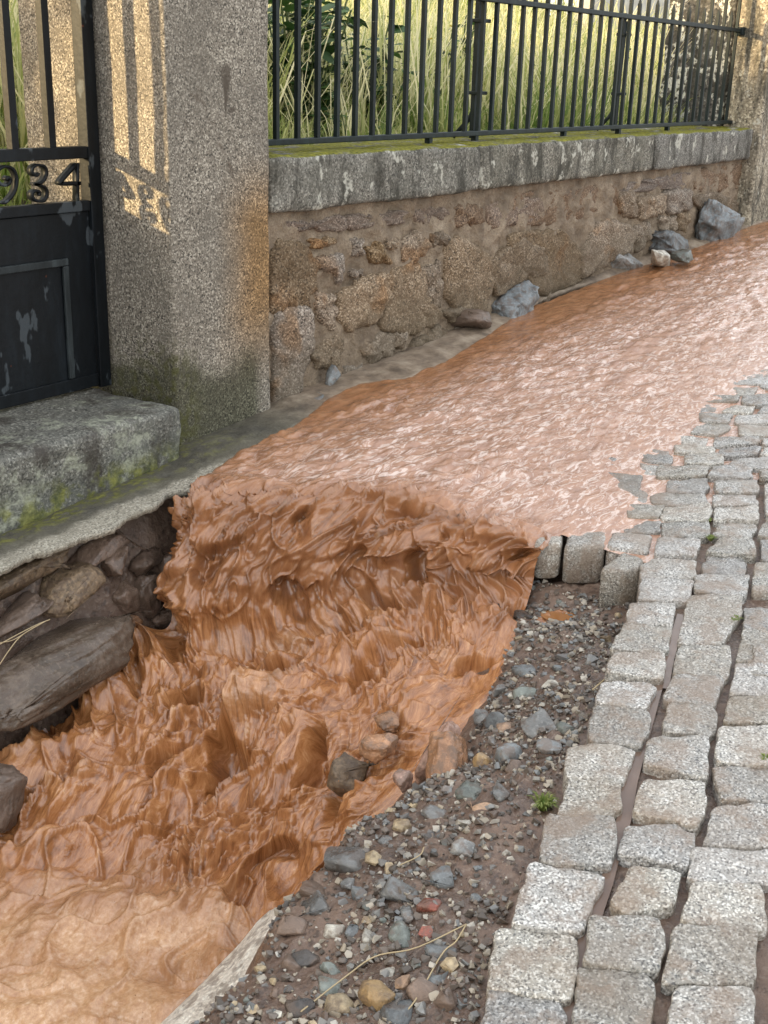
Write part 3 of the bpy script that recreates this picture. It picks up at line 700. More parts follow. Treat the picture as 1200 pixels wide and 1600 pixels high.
# ================================================================== ledge and broken crust along the wall foot
fx = front[:, 0]
gx = np.unique(np.concatenate([np.linspace(1.15, 3.2, 190), np.linspace(3.2, 9.6, 260)]))
o_ = np.argsort(fx); FY = np.interp(gx, fx[o_], front[o_, 1]); FZ = st(gx) + np.interp(gx, [1, 2.7, 3.0, 9], [.004, .004, .022, .02])
FY += perlin(gx*30, 0, 1)*.008 + perlin(gx*70, 0, 2)*.004
BYk = np.interp(gx, [1.1, 2.84, 2.93, 3.44, 3.5, 9.6], [2.84, 2.84, 2.92, 2.92, 2.99, 2.99])
BZ = np.interp(gx, [1.2, 2.156, 2.905, 3.448, 4.4, 5.6, 9.6], [-1.345, -1.325, -1.268, -1.232, -1.175, -1.085, -.90])
T = np.linspace(0, 1, 22); V = []
for t in T:
    y = FY + (BYk - FY)*t; z = FZ + (BZ - FZ)*(t**1.3)
    z = z + .012*math.sin(math.pi*min(1, t*1.0)) + fbm(gx*14, y*14, 3, 3)*.010*min(1, t*4)*(1-.6*t)
    V.append(np.stack([gx, y, z], 1))
# underside lip of the crust
V = [np.stack([gx, BYk - .02, FZ - .07], 1), np.stack([gx, FY + .05, FZ - .035 + perlin(gx*40,0,5)*.006], 1), np.stack([gx, FY + .004, FZ - .022 + perlin(gx*50,1,5)*.006], 1)] + V
V = np.stack(V, 1); nT = V.shape[1]
ledge = obj('kerb_ledge', fastmesh('kerb_ledge', V.reshape(-1, 3), gridfaces(len(gx), nT)), M_LEDGE)
tag(ledge, kind='structure', label='mossy cement ledge with broken crust along the foot of the wall')

# ================================================================== gate pillar
V, Fc = rough_box((2.93, YW, -1.42), (3.438, 3.575, .95), .014, .03, .0035, 6, .0022)
pil = lobj('gate_pillar', V, Fc, M_PILLAR); tag(pil, 'tall granite gate pillar with sunlit inner side beside the black gate', 'pillar')
V, Fc = rough_box((1.0, 2.79, -1.42), (2.862, 3.34, -1.085), .022, .025, .010, 6, .003)
thr = lobj('threshold_stone', V, Fc, M_THRESH); tag(thr, 'mossy lichen grey granite threshold stone under the black gate', 'threshold')

# far pillar
V, Fc = rough_box((8.60, 2.83, -1.2), (9.12, 3.10, .75), .02, .06, .006, 6, .003)
M_FARP = granite('granite_far_pillar', (.10,.085,.07), (.30,.265,.20), (.58,.53,.42), 60, (.7,.9), .02, (.2,.17,.13), .8, extra=lichen_extra(.64, False), spec=.2)
fp = lobj('end_pillar', V, Fc, M_FARP); tag(fp, 'weathered granite pillar at the far end of the railing', 'pillar')
M_LWALL = granite('lichen_wall', (.03,.03,.028), (.10,.095,.085), (.22,.21,.19), 40, (.8,.95), .02, (.05,.045,.04), .9, extra=lichen_extra(.50, False, (.62,.62,.55)), spec=.2)
V, Fc = rough_box((8.66, 3.12, -.9), (9.10, 3.62, .75), .03, .05, .02, 6, .004)
lw = lobj('lichen_pier', V, Fc, M_LWALL); tag(lw, 'dark stone pier speckled with white lichen behind the far railing end', 'pier')

# ================================================================== garden wall
wall = empty('garden_wall', (3.44, 2.95, -1.3)); tag(wall, 'low rubble stone garden wall with granite coping under the railing', 'wall')
gx2 = np.linspace(3.40, 8.72, 330); gz = np.linspace(-1.40, -.40, 70)
X, Z = np.meshgrid(gx2, gz, indexing='ij'); Y = YW + .054 - fbm(X*6, Z*6, 5, 4)*.022 - fbm(X*25, Z*25, 7, 3)*.010
mo = np.stack([X, Y, Z], -1).reshape(-1, 3); fcs = gridfaces(len(gx2), len(gz))
back = mo.copy(); back[:, 1] = 3.30
n0 = len(mo); bt = [(0, n0+0, n0+69, 69)]
mort = obj('mortar', fastmesh('mortar', mo, fcs), M_MORTAR, wall); mort.matrix_parent_inverse = Matrix.Translation(wall.location).inverted()
V, Fc = rough_box((3.44, 3.0, -1.40), (8.7, 3.28, -.405), .01, .2, .0, 3, 0); lobj('core', V, Fc, M_MORTAR, wall)
WS = [(400,250,2.667,[
 [(70,350),(200,370),(240,440),(235,540),(210,600),(90,640),(60,600)],[(65,655),(205,625),(220,760),(180,880),(150,1000),(70,1040)],
 [(220,330),(310,320),(320,350),(240,370)],[(390,330),(440,330),(430,400),(395,400)],[(535,325),(585,330),(580,370),(535,370)],
 [(620,330),(690,295),(720,370),(690,400),(630,440),(605,410)],[(720,310),(780,300),(790,350),(730,360)],[(460,365),(510,355),(545,410),(540,430),(470,420)],
 [(390,460),(445,450),(440,485),(385,485)],[(350,560),(450,490),(530,480),(545,540),(530,620),(480,670),(380,700),(345,640)],
 [(560,480),(640,440),(690,480),(700,580),(760,640),(700,690),(620,720),(520,690),(540,620)],[(690,460),(760,430),(770,560),(750,610),(710,570)],
 [(790,350),(850,340),(950,390),(970,480),(940,620),(860,650),(790,560)],[(240,560),(310,560),(330,640),(310,700),(270,690)],
 [(230,800),(330,730),(350,790),(330,850),(250,880)],[(440,800),(500,720),(560,730),(570,790),(540,830),(470,845)],[(565,720),(620,720),(600,780),(572,785)],
 [(640,770),(740,690),(790,730),(700,800),(650,800)],[(830,690),(870,655),(930,670),(830,750)],[(970,430),(1100,330),(1190,380),(1190,470),(1100,500),(1000,560)],
 [(240,400),(340,400),(350,470),(330,520),(310,480),(260,460)],[(765,640),(830,605),(900,655),(830,685)],
 [(370,860),(440,850),(430,890),(360,900)],[(480,850),(560,835),(550,880),(480,880)]]),
 (800,0,3,[
 [(500,920),(560,890),(570,1020),(500,1000)],[(580,930),(700,910),(690,1000),(590,1030)],
 [(710,900),(820,890),(820,980),(720,1000)],[(390,1060),(440,1030),(560,1080),(540,1160),(330,1290),(320,1180)],
 [(0,1110),(200,1090),(260,1130),(310,1200),(320,1300),(150,1370),(80,1360),(70,1280),(0,1260)],[(565,1060),(640,1050),(640,1110),(580,1180)],
 [(680,1020),(755,1012),(750,1080),(690,1080)],[(765,1000),(830,990),(800,1090),(765,1060)],[(850,930),(960,905),(1080,970),(1060,1010),(900,1000)]])]
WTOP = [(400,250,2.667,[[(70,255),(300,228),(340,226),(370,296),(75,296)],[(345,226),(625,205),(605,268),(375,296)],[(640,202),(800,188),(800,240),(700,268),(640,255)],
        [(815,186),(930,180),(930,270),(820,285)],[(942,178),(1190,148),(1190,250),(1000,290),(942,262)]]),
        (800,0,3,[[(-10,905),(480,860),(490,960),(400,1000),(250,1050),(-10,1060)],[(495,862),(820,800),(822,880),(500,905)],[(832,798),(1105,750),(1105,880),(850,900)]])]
sd = 0
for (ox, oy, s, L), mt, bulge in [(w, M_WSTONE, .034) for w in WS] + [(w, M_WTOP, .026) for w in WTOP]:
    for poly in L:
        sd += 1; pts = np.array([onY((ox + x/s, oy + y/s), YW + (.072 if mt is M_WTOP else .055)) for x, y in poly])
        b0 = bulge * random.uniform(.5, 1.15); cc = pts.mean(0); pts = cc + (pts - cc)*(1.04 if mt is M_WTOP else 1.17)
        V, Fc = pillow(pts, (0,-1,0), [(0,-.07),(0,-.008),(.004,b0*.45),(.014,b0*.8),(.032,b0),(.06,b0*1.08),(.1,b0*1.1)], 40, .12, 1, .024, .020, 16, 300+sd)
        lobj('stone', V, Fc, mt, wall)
for x0, x1, dy in ((3.446, 4.93, 0), (4.938, 6.93, .004), (6.945, 8.60, -.006)):
    V, Fc = rough_box((x0, YW + dy, -.505), (x1, 3.34, -.300), .022, .025, .008, 7, .0022); lobj('coping_stone', V, Fc, M_COPING, wall)

# ================================================================== iron railing
YF = 3.05
def bar_mesh(x, y, w, d, z0, z1, tip=0.0):
    hw, hd = w/2, d/2
    V = [(x+sx*hw, y+sy*hd, z) for z in (z0, z1 - tip) for sx, sy in ((-1,-1),(1,-1),(1,1),(-1,1))]
    Fc = [(3,2,1,0)] + [(i, (i+1)%4, 4+(i+1)%4, 4+i) for i in range(4)]
    if tip: V.append((x, y, z1)); Fc += [(4+i, 4+(i+1)%4, 8) for i in range(4)]
    else: Fc.append((4,5,6,7))
    return V, Fc
fence = empty('iron_railing', (3.6, YF, -.288)); tag(fence, 'dark blue green iron railing with pointed bars on the garden wall', 'railing')
zr = onY((740, 208), YF)[2]; zt = onY((800, 3), YF)[2]
def hbar(name, x0, x1, z0, z1, d=.03, par=fence, mtl=M_FENCE, y=YF):
    V, Fc = rough_box((x0, y-d/2, z0), (x1, y+d/2, z1), .003, .4, 0, 1, 0); return lobj(name, V, Fc, mtl, par, False)
hbar('rail', 3.44, 8.61, zr-.012, zr+.010, .036); hbar('rail', 3.44, 8.61, zt-.012, zt+.012, .036)
xb0 = onY((432, 120), YF)[0]; nb = 41; sp = (onY((1152, 120), YF)[0] - xb0) / (nb - 1)
for i in range(nb):
    x = xb0 + i*sp + random.uniform(-.004,.004)
    V, Fc = bar_mesh(x, YF, .0185, .0185, zr, zt + (.24 if i % 2 else .115) + random.uniform(-.006,.006), .04); lobj('bar', V, Fc, M_FENCE, fence, False)
for px, z1 in ((763, .35), (984, .30)):
    p0 = onY((px-5, 120), YF)
    V, Fc = bar_mesh(p0[0]-.01, YF+.045, .034, .022, -.29, zt+.02); lobj('post', V, Fc, M_FENCE, fence, False)
    V, Fc = tube([(p0[0]+.035, YF+.05, zt-.02), (p0[0]+.03, YF+.06, zr+.12), (p0[0]+.01, YF+.09, zr+.05), (p0[0]-.02, YF+.15, -.29)], .011, 8); lobj('stay', V, Fc, M_FENCE, fence)
    for zz in (zr + .17, zt - .10):
        V, Fc = rough_box((p0[0]-.036, YF+.015, zz), (p0[0]+.055, YF+.072, zz+.016), .003, .2, 0, 1, 0); lobj('clamp', V, Fc, M_FENCE, fence, False)
for px in (670, 742, 880, 965, 1041):
    x = onY((px, 213), YF)[0]; V, Fc = bar_mesh(x, YF, .026, .026, -.308, zr); lobj('foot', V, Fc, M_FENCE, fence, False)
V, Fc = rough_box((8.55, YF-.03, zt-.03), (8.62, YF+.03, zt+.022), .006, .1, .003, 20, .001); lobj('anchor', V, Fc, M_FENCE, fence)

# ================================================================== gate
YG = 3.20
gate = empty('iron_gate', (2.5, YG, -1.09)); tag(gate, 'black iron gate with number 934 in wrought figures', 'gate')
def gbox(name, x0, x1, z0, z1, d0=-.02, d1=.02, mtl=M_GATE, par=gate, r=.003):
    V, Fc = rough_box((x0, YG+d0, z0), (x1, YG+d1, z1), r, .3, 0, 1, 0); return lobj(name, V, Fc, mtl, par, False)
GX0 = .80
gbox('stile', 2.862, 2.912, -1.082, .9, -.022, .028)
gbox('rail', GX0, 2.860, -.300, -.262, -.02, .02); gbox('rail', GX0, 2.860, -.470, -.436, -.018, .018)
pan = gbox('panel', GX0, 2.860, -1.078, -.472, -.006, .006)
gbox('bottom_rail', GX0, 2.860, -1.075, -1.03, -.016, -.007)
x1, z1 = 2.752, -.618
gbox('moulding', 1.8, x1, z1-.024, z1, -.018, -.007, M_GFRAME, pan); gbox('moulding', x1-.024, x1, -1.028, z1-.025, -.018, -.007, M_GFRAME, pan)
for i in range(14):
    x = 2.721 - .149*i
    if x > GX0: V, Fc = bar_mesh(x, YG, .027, .027, -.262, .9); lobj('bar', V, Fc, M_GATE, gate, False)
def strap(name, pts, n, th=.008, dep=.026):
    pts = [(x/6, 200 + y/6) for x, y in pts]; W = catmull([onY(p, YG) for p in pts], n) if n else np.array([onY(p, YG) for p in pts])
    V, Fc = [], []
    for i in range(len(W)):
        t = W[min(i+1, len(W)-1)] - W[max(i-1, 0)]; t[1] = 0; t /= np.linalg.norm(t); nn = np.array([-t[2], 0, t[0]])*th/2
        for s_, dy in ((1,-dep/2),(1,dep/2),(-1,dep/2),(-1,-dep/2)): V.append(W[i] + nn*s_ + np.array([0, dy, 0]))
    for i in range(len(W)-1):
        for j in range(4): Fc.append((4*i+j, 4*i+(j+1)%4, 4*i+4+(j+1)%4, 4*i+4+j))
    Fc += [(3,2,1,0), tuple(4*(len(W)-1)+j for j in range(4))]
    bm = bmesh.new(); me = mesh(name, V, Fc); bm.from_mesh(me); bmesh.ops.recalc_face_normals(bm, faces=bm.faces[:])
    V = [v.co[:] for v in bm.verts]; Fc = [[v.index for v in f.verts] for f in bm.faces]; bm.free(); return V, Fc
def join(*parts):
    V, Fc = [], []
    for v, f in parts: o = len(V); V += [tuple(p) for p in v]; Fc += [tuple(i+o for i in q) for q in f]
    return V, Fc
nine = strap('figure', [(40,485),(62,458),(82,490),(55,530),(0,530),(-50,470),(-30,390),(40,358),(110,390),(142,480),(122,590),(70,665),(20,702),(-20,690)], 50)
three = strap('figure', [(350,425),(320,445),(285,420),(290,370),(340,345),(400,360),(420,420),(395,490),(350,520),(300,525),(350,532),(410,560),(425,620),(400,675),(345,685),(295,660),(285,610),(320,585),(355,600),(348,632)], 70)
four = join(strap('figure', [(712,325),(712,680)], 0), strap('figure', [(690,345),(560,495),(575,522),(738,515)], 16, .012))
for nm, f_ in (('figure', nine), ('figure', three), ('figure', four)): lobj(nm, *f_, M_GATE, gate, True)

# ================================================================== rocks
def rock(name, p, size, seed, mtl, label, cat='rock', group=None, rot=(0,0,0), sub=2, amp=.08, parent=None):
    V, Fc = hull_rock(size, seed, 24 if sub > 2 else 16, sub, amp*1.3, rotm(*rot)); V = V + np.array(p)
    o = lobj(name, V, Fc, ROCK[mtl] if isinstance(mtl, str) else mtl, parent)
    if label: tag(o, label, cat, group)
    return o
# bedrock at the wall foot
rock('boulder', onY((1120, 360), 2.90), (.85,.32,.40), 41, 'slate', 'large blue grey boulder against the far end of the wall', rot=(5,14,6), sub=3, amp=.14)
rock('boulder', onY((1042, 382), 2.91), (.55,.24,.18), 42, 'slate', 'flat blue grey rock beside the large boulder', rot=(0,12,4), sub=3, amp=.12)
rock('boulder', onY((1030, 403), 2.74), (.42,.16,.10), 43, 'pale', 'pale tilted slab in front of the flat rock at the wall foot', rot=(10,14,10))
rock('boulder', onY((972, 420), 2.93), (.42,.22,.2), 44, 'grey', 'grey mud streaked rock under the wall right of the middle', rot=(0,10,0), sub=3, amp=.1)
rock('boulder', onY((797, 476), 2.92), (.36,.26,.22), 45, 'slate', 'blue grey rock jutting from the wall foot near its middle', rot=(0,-14,5), sub=3, amp=.12)
rock('boulder', onY((735, 500), 2.88), (.20,.20,.13), 46, 'brown', 'small dark rock left of the blue grey jutting rock', sub=2)
rock('boulder', onY((1068, 400), 2.66), (.24,.14,.08), 47, 'green', 'low greenish stone standing in the flood below the flat rock', sub=2)
rock('boulder', onY((520, 588), 2.86), (.06,.07,.10), 48, 'blue', 'small dark upright stone in the mortar at the wall foot', rot=(0,25,0))
rock('boulder', onY((503, 627), 2.78), (.10,.05,.04), 49, 'blue', 'small flat dark stone lying on the ledge past the pillar')
# left bank of the pit
def bank(p, Y): return onY(p, Y)
rock('slab_rock', bank((72,1052), 2.56), (.70,.36,.21), 151, 'slab', 'large wet slab rock jutting from the left bank', rot=(-22,-3,3), sub=4, amp=.05)
rock('bank_stone', bank((108,922), 2.63), (.26,.18,.14), 52, 'mudgran', 'rounded brown granite block in the left bank above the slab', rot=(0,-14,0), sub=3, amp=.05)
rock('bank_stone', bank((20,968), 2.63), (.28,.14,.08), 53, 'brown', 'flat dark stone at the left frame edge above the slab', rot=(0,-14,0), sub=2)
rock('bank_stone', bank((183,875), 2.64), (.14,.10,.08), 54, 'mud', 'muddy wedge stone right of the granite block', rot=(0,-25,0))
rock('bank_stone', bank((230,880), 2.64), (.15,.10,.09), 55, 'mud', 'muddy stone tucked under the crust beside the wedge stone', rot=(0,-10,20))
rock('bank_stone', bank((229,930), 2.62), (.11,.10,.17), 56, 'mud', 'upright grey wet stone in the left bank near the fall', rot=(0,8,0), sub=3)
rock('bank_stone', bank((192,935), 2.64), (.12,.10,.14), 57, 'mud', 'muddy lump between the granite block and the upright stone')
rock('bank_stone', bank((199,985), 2.61), (.12,.10,.11), 58, 'wetor', 'small wet orange stone at the end of the slab', sub=3)
rock('bank_stone', bank((265,905), 2.62), (.14,.12,.2), 59, 'mud', 'dark muddy rock beside the left edge of the fall', sub=3)
rock('bank_stone', bank((255,975), 2.60), (.16,.12,.12), 60, 'mud', 'low muddy rock at the foot of the fall')
rock('bank_stone', bank((20,905), 2.66), (.4,.12,.10), 61, 'mudgran', 'long earthy stone under the crust at the left', rot=(0,-10,0))
rock('bank_stone', bank((150,862), 2.68), (.3,.10,.07), 62, 'mud', 'thin earthy layer under the crust above the granite block', rot=(0,-8,0))
rock('pit_rock', onZ((-14,1250), -1.79), (.2,.16,.18), 63, 'brown', 'brown rock in the rapids at the left frame edge', sub=3)
# rocks standing in the rapids by the right bank
rock('pit_rock', onZ((592,1166), -1.535), (.11,.09,.07), 71, 'wetor', 'brown rounded rock standing in the rapids', sub=3)
rock('pit_rock', onZ((606,1128), -1.52), (.07,.07,.05), 72, 'wetor', 'wet orange rock behind the brown rock in the rapids', sub=3)
rock('pit_rock', onZ((543,1212), -1.625), (.11,.10,.12), 73, 'mudgran', 'dark angular rock in the rapids below the brown rock', sub=2, rot=(0,20,15))
rock('leaning_slab', onZ((686,1180), -1.50), (.11,.07,.20), 74, 'pinkr', 'pale pink slab leaning out of the rapids', rot=(20,25,20), sub=3, amp=.05)
rock('leaning_slab', onZ((700,1205), -1.47), (.26,.09,.12), 75, 'wetor', 'wet orange brown slab leaning on the gravel bank', rot=(-30,-32,30), sub=3, amp=.05)
rock('pit_rock', onZ((628,1220), -1.50), (.06,.05,.05), 76, 'pinkr', 'small pink stone below the leaning slabs')
rock('pit_rock', onZ((775,950), -1.44), (.05,.05,.03), 77, 'dark', 'small dark stone in the shallow flow under the setts')
# pale slab at the lower edge of the pit
sl = np.array([onZ(p, z) for p, z in (((462,1398),-1.66),((440,1480),-1.66),((395,1560),-1.70),((330,1640),-1.72),((180,1680),-1.80),((250,1600),-1.80),((350,1500),-1.80),((420,1420),-1.74))])
nrm = np.cross(sl[2]-sl[0], sl[5]-sl[0]); nrm /= np.linalg.norm(nrm); nrm = nrm if nrm[2] > 0 else -nrm
V, Fc = pillow(sl, nrm, [(0,-.06),(0,-.01),(.006,0),(.02,.003),(.05,.004)], 40, .2, 2, .012, .004, 16, 5)
tag(lobj('pale_slab', V, Fc, ROCK['foamslab']), 'smooth pale slab edge between the foam and the gravel bank', 'slab')

# ------------------------------------------------------------------ loose stones on the bank
LS = [(400,1150,2.4,[(330,470,170,110,'grey'),(225,580,150,80,'brown'),(230,640,120,100,'grey'),(395,605,90,60,'blue'),(530,590,130,60,'grey'),(500,505,70,60,'tan'),
 (700,540,100,100,'blue'),(300,735,80,60,'pale'),(370,745,70,60,'blue'),(430,755,70,60,'pale'),(545,755,110,80,'green'),
 (680,810,110,90,'blue'),(730,870,60,70,'tan'),(550,925,60,40,'orange'),(530,1040,120,70,'blue'),(620,960,100,70,'brown'),
 (710,990,90,100,'brown'),(625,1030,50,70,'grey'),(680,925,60,60,'blue'),(180,840,90,50,'dark'),(280,950,110,80,'green'),(280,880,70,50,'green'),(165,1020,90,90,'dark'),
 (490,895,50,40,'pale'),(440,460,60,60,'tan'),(545,340,70,50,'tan'),(590,265,40,30,'tan'),(780,335,60,40,'pale'),(680,300,100,50,'grey'),
 (480,390,70,30,'grey'),(945,80,100,110,'blue'),(975,130,80,80,'brown'),(810,215,120,80,'green'),(930,205,100,60,'grey'),
 (780,430,90,60,'grey'),(650,380,50,30,'dark'),(860,780,60,40,'brown'),(570,670,80,50,'grey'),(420,640,50,50,'green'),(350,560,70,40,'grey'),
 (130,850,90,120,'brown'),(140,720,100,80,'brown')]),
 (500,850,2.4,[(770,275,80,60,'dark'),(805,230,50,25,'dark'),(775,485,90,60,'blue'),(870,530,60,40,'pale'),(915,430,60,45,'blue'),(890,470,40,40,'blue'),
 (1020,440,50,40,'grey'),(1070,360,40,50,'tan'),(770,570,90,80,'green'),(610,650,80,60,'grey'),(660,670,100,80,'blue'),(700,700,80,60,'orange'),(815,690,130,100,'grey'),
 (920,700,80,40,'green'),(560,800,60,40,'grey'),(655,745,50,40,'grey'),(735,575,50,40,'pale'),(680,560,60,60,'grey')])]
CN = dict(grey='grey', blue='blue grey', pale='pale', tan='tan', brown='brown', dark='dark', green='greenish grey', orange='orange')
def on_ground(px, py):
    r = wr((px, py)); t = 1.35/abs(r[2])
    for _ in range(12):
        q = r*t; t *= 1 + (q[2] - float(hground(np.array(q[0]), np.array(q[1]))))/abs(q[2])*.8
    return r*t
PLACED = []
def loose(px, py, w, h, m_, sd, label=None, group=None, name='loose_stone', cat='stone', npts=16, flat=.75):
    p = on_ground(px, py); d = np.linalg.norm(p); k_ = d/F
    size = (w*k_*1.05, w*k_*random.uniform(.7,1.0), max(h*k_*flat, .006))
    V, Fc = hull_rock(size, sd, npts, 1 if w > 30 else 0, .06, rotm(random.uniform(-15,15), random.uniform(-15,15), random.uniform(0,180)))
    V = V + p + np.array([0, 0, size[2]*.06])
    o = lobj(name, V, Fc, ROCK[m_], None, w > 30)
    if label: tag(o, label, cat)
    else: PLACED.append((o, px, py, w, m_))
    return o
sd = 500
for ox, oy, s, L in LS:
    for x, y, w, h, m_ in L: sd += 1; loose(ox + x/s, oy + y/s, w/s*1.18, h/s*1.18, m_, sd)
SP = [(400,1150,2.4,650,645,100,80,'red','red brick fragment lying on the gravel bank'),(400,1150,2.4,640,740,60,40,'red','small dull red chip below the red brick fragment'),
      (400,1150,2.4,460,980,160,110,'ochre','large ochre stone near the bottom of the gravel bank'),(400,1150,2.4,310,1020,130,100,'tan','pale yellow stone left of the large ochre stone'),
      (400,1150,2.4,850,110,80,110,'ochre','yellow ochre stone beside the blue grey slab stone high on the bank'),(400,1150,2.4,1100,45,105,75,'blue','smooth oval blue grey pebble beside the setts'),
      (400,1150,2.4,850,275,80,40,'orange','small pale orange stone below the yellow ochre stone')]
for ox, oy, s, x, y, w, h, m_, lab in SP: sd += 1; loose(ox + x/s, oy + y/s, w/s, h/s, m_, sd, lab, flat=.8)
# more stones of the same kinds between them
k_ = 0
cand = np.stack([rng.uniform(.95, 2.95, 3000), rng.uniform(.6, 1.5, 3000)], 1); tc = (cand[:,1] - ya(cand[:,0])) / (yb(cand[:,0]) - ya(cand[:,0])); hc = hground(cand[:,0], cand[:,1])
for (Xc, Yc), t, zc in zip(cand, tc, hc):
    if k_ >= 110: break
    if not .12 < t < 1.0 or random.random() > .35 + .65*t: continue
    c3 = M.T @ np.array([Xc, Yc, zc]); px, py = c3[0]/c3[2]*F+CX, c3[1]/c3[2]*F+CY
    if py > 1610 or any((px-a[1])**2 + (py-a[2])**2 < (9 + a[3]*.5)**2 for a in PLACED): continue
    k_ += 1; w = random.uniform(12, 26) * (.6 + .4*(py-900)/700); loose(px, py, w, w*.8, random.choice(['grey','grey','blue','brown','brown','tan','green','pale','dark']), 700 + k_)
ANCH = [('red brick fragment',671,1419),('large ochre stone',592,1558),('pale yellow stone',529,1575),('yellow ochre stone',754,1196),('oval blue grey pebble',858,1169),('pale orange stone',754,1265),
        ('dark grass tuft',848,1265),('leaning orange slab',700,1205),('sett standing proud at the break',930,940),('pale slab edge',430,1470),('puddle under the setts',875,955)]
used = {}
for o, px, py, w, m_ in sorted(PLACED, key=lambda a: -a[3]):
    an = min(ANCH, key=lambda a: (a[1]-px)**2 + (a[2]-py)**2); dx, dy = px-an[1], py-an[2]
    dr = ('right of' if dx > 0 else 'left of') if abs(dx) > 1.7*abs(dy) else (('below' if dy > 0 else 'above') if abs(dy) > 1.7*abs(dx) else ('below and ' if dy > 0 else 'above and ') + ('right of' if dx > 0 else 'left of'))
    sz = 'large' if w > 42 else 'small' if w < 24 else 'medium'; far = 'close ' if math.hypot(dx, dy) < 75 else 'well '
    lab = '%s %s stone %s%s the %s' % (sz, CN[m_], far, dr, an[0]); used.setdefault(lab, []).append(o)
for lab, L in used.items():
    L.sort(key=lambda o: o.location.y, reverse=True)
    for i_, o in enumerate(L): tag(o, lab if len(L) == 1 else lab + ', ' + (['left one', 'right one'] if len(L) == 2 else ['left one', 'middle one', 'right one', 'rightmost one'])[min(i_, 3)], 'stone', 'loose stones on the gravel bank')
# fine gravel, beyond counting
GV, GF = [], []; protos = [hull_rock((1,1,.7), 900+i, 9, 0) for i in range(12)]
GX_, GY_ = rng.uniform(.9, 2.95, 30000), rng.uniform(.6, 1.5, 30000); tg = (GY_ - ya(GX_)) / (yb(GX_) - ya(GX_))
ok = (tg > .02) & (tg < 1.06) & (rng.uniform(0, 1, 30000) < .25 + .9*np.maximum(0, perlin(GX_*5, GY_*5, 3) + .35))
for Xg, Yg_, zg in list(zip(GX_[ok], GY_[ok], hground(GX_[ok], GY_[ok])))[:8000]:
    v, f = random.choice(protos); s = random.choice((.004,.005,.007,.010,.015)) * random.uniform(.8,1.5)
    a_ = random.uniform(0, 6.28); ca, sa = math.cos(a_)*s, math.sin(a_)*s; o = len(GV); z = zg + s*.2
    GV += [(Xg + p[0]*ca - p[1]*sa, Yg_ + p[0]*sa + p[1]*ca, z + p[2]*s) for p in v]; GF += [tuple(i + o for i in q) for q in f]
m, nt, b = mat('gravel'); g = N(nt)
c = g.ramp(g.n('ShaderNodeNewGeometry').outputs['Random Per Island'], [(0,(.06,.05,.04)),(.35,(.15,.12,.095)),(.6,(.17,.18,.18)),(.8,(.30,.25,.18)),(1,(.45,.42,.36))]); g.link(c, b.inputs['Base Color']); b.inputs['Roughness'].default_value = .45
tag(obj('gravel', mesh('gravel', GV, GF), m, None, False), 'fine gravel scattered over the earth bank', None, None, 'stuff')

# straws
def straw(px_path, label, r=.0014, lift=.012, onY_=None):
    P_ = [(onY(p, onY_) if onY_ else on_ground(*p) + np.array([0,0,lift])) for p in px_path]
    V, Fc = tube(catmull(P_, 18), r, 5); return tag(lobj('straw', V, Fc, M_STRAW), label, 'straw')
straw([(470,1590),(540,1535),(587,1503),(650,1490),(728,1453)], 'long bent dry straw across the gravel near the bottom')
straw([(728,1453),(712,1480),(690,1500),(650,1570),(625,1600)], 'dry straw slanting down from the long straw to the frame bottom')
straw([(625,1360),(655,1345),(662,1332)], 'short dry straw above the red brick fragment', .0012)
straw([(925,1085),(945,1068),(960,1058)], 'short yellow straw lying against the edge setts', .002)
straw([(-10,1012),(30,990),(60,975),(78,968)], 'dry straw hanging over the wet slab on the left', .0015, 0, 2.40)
straw([(-5,1045),(15,1015),(35,992),(72,970)], 'drooping dry straw below the other on the wet slab', .0015, 0, 2.39)
straw([(-5,1005),(20,1000),(45,985)], 'thin straw between the two straws on the slab', .0011, 0, 2.38)

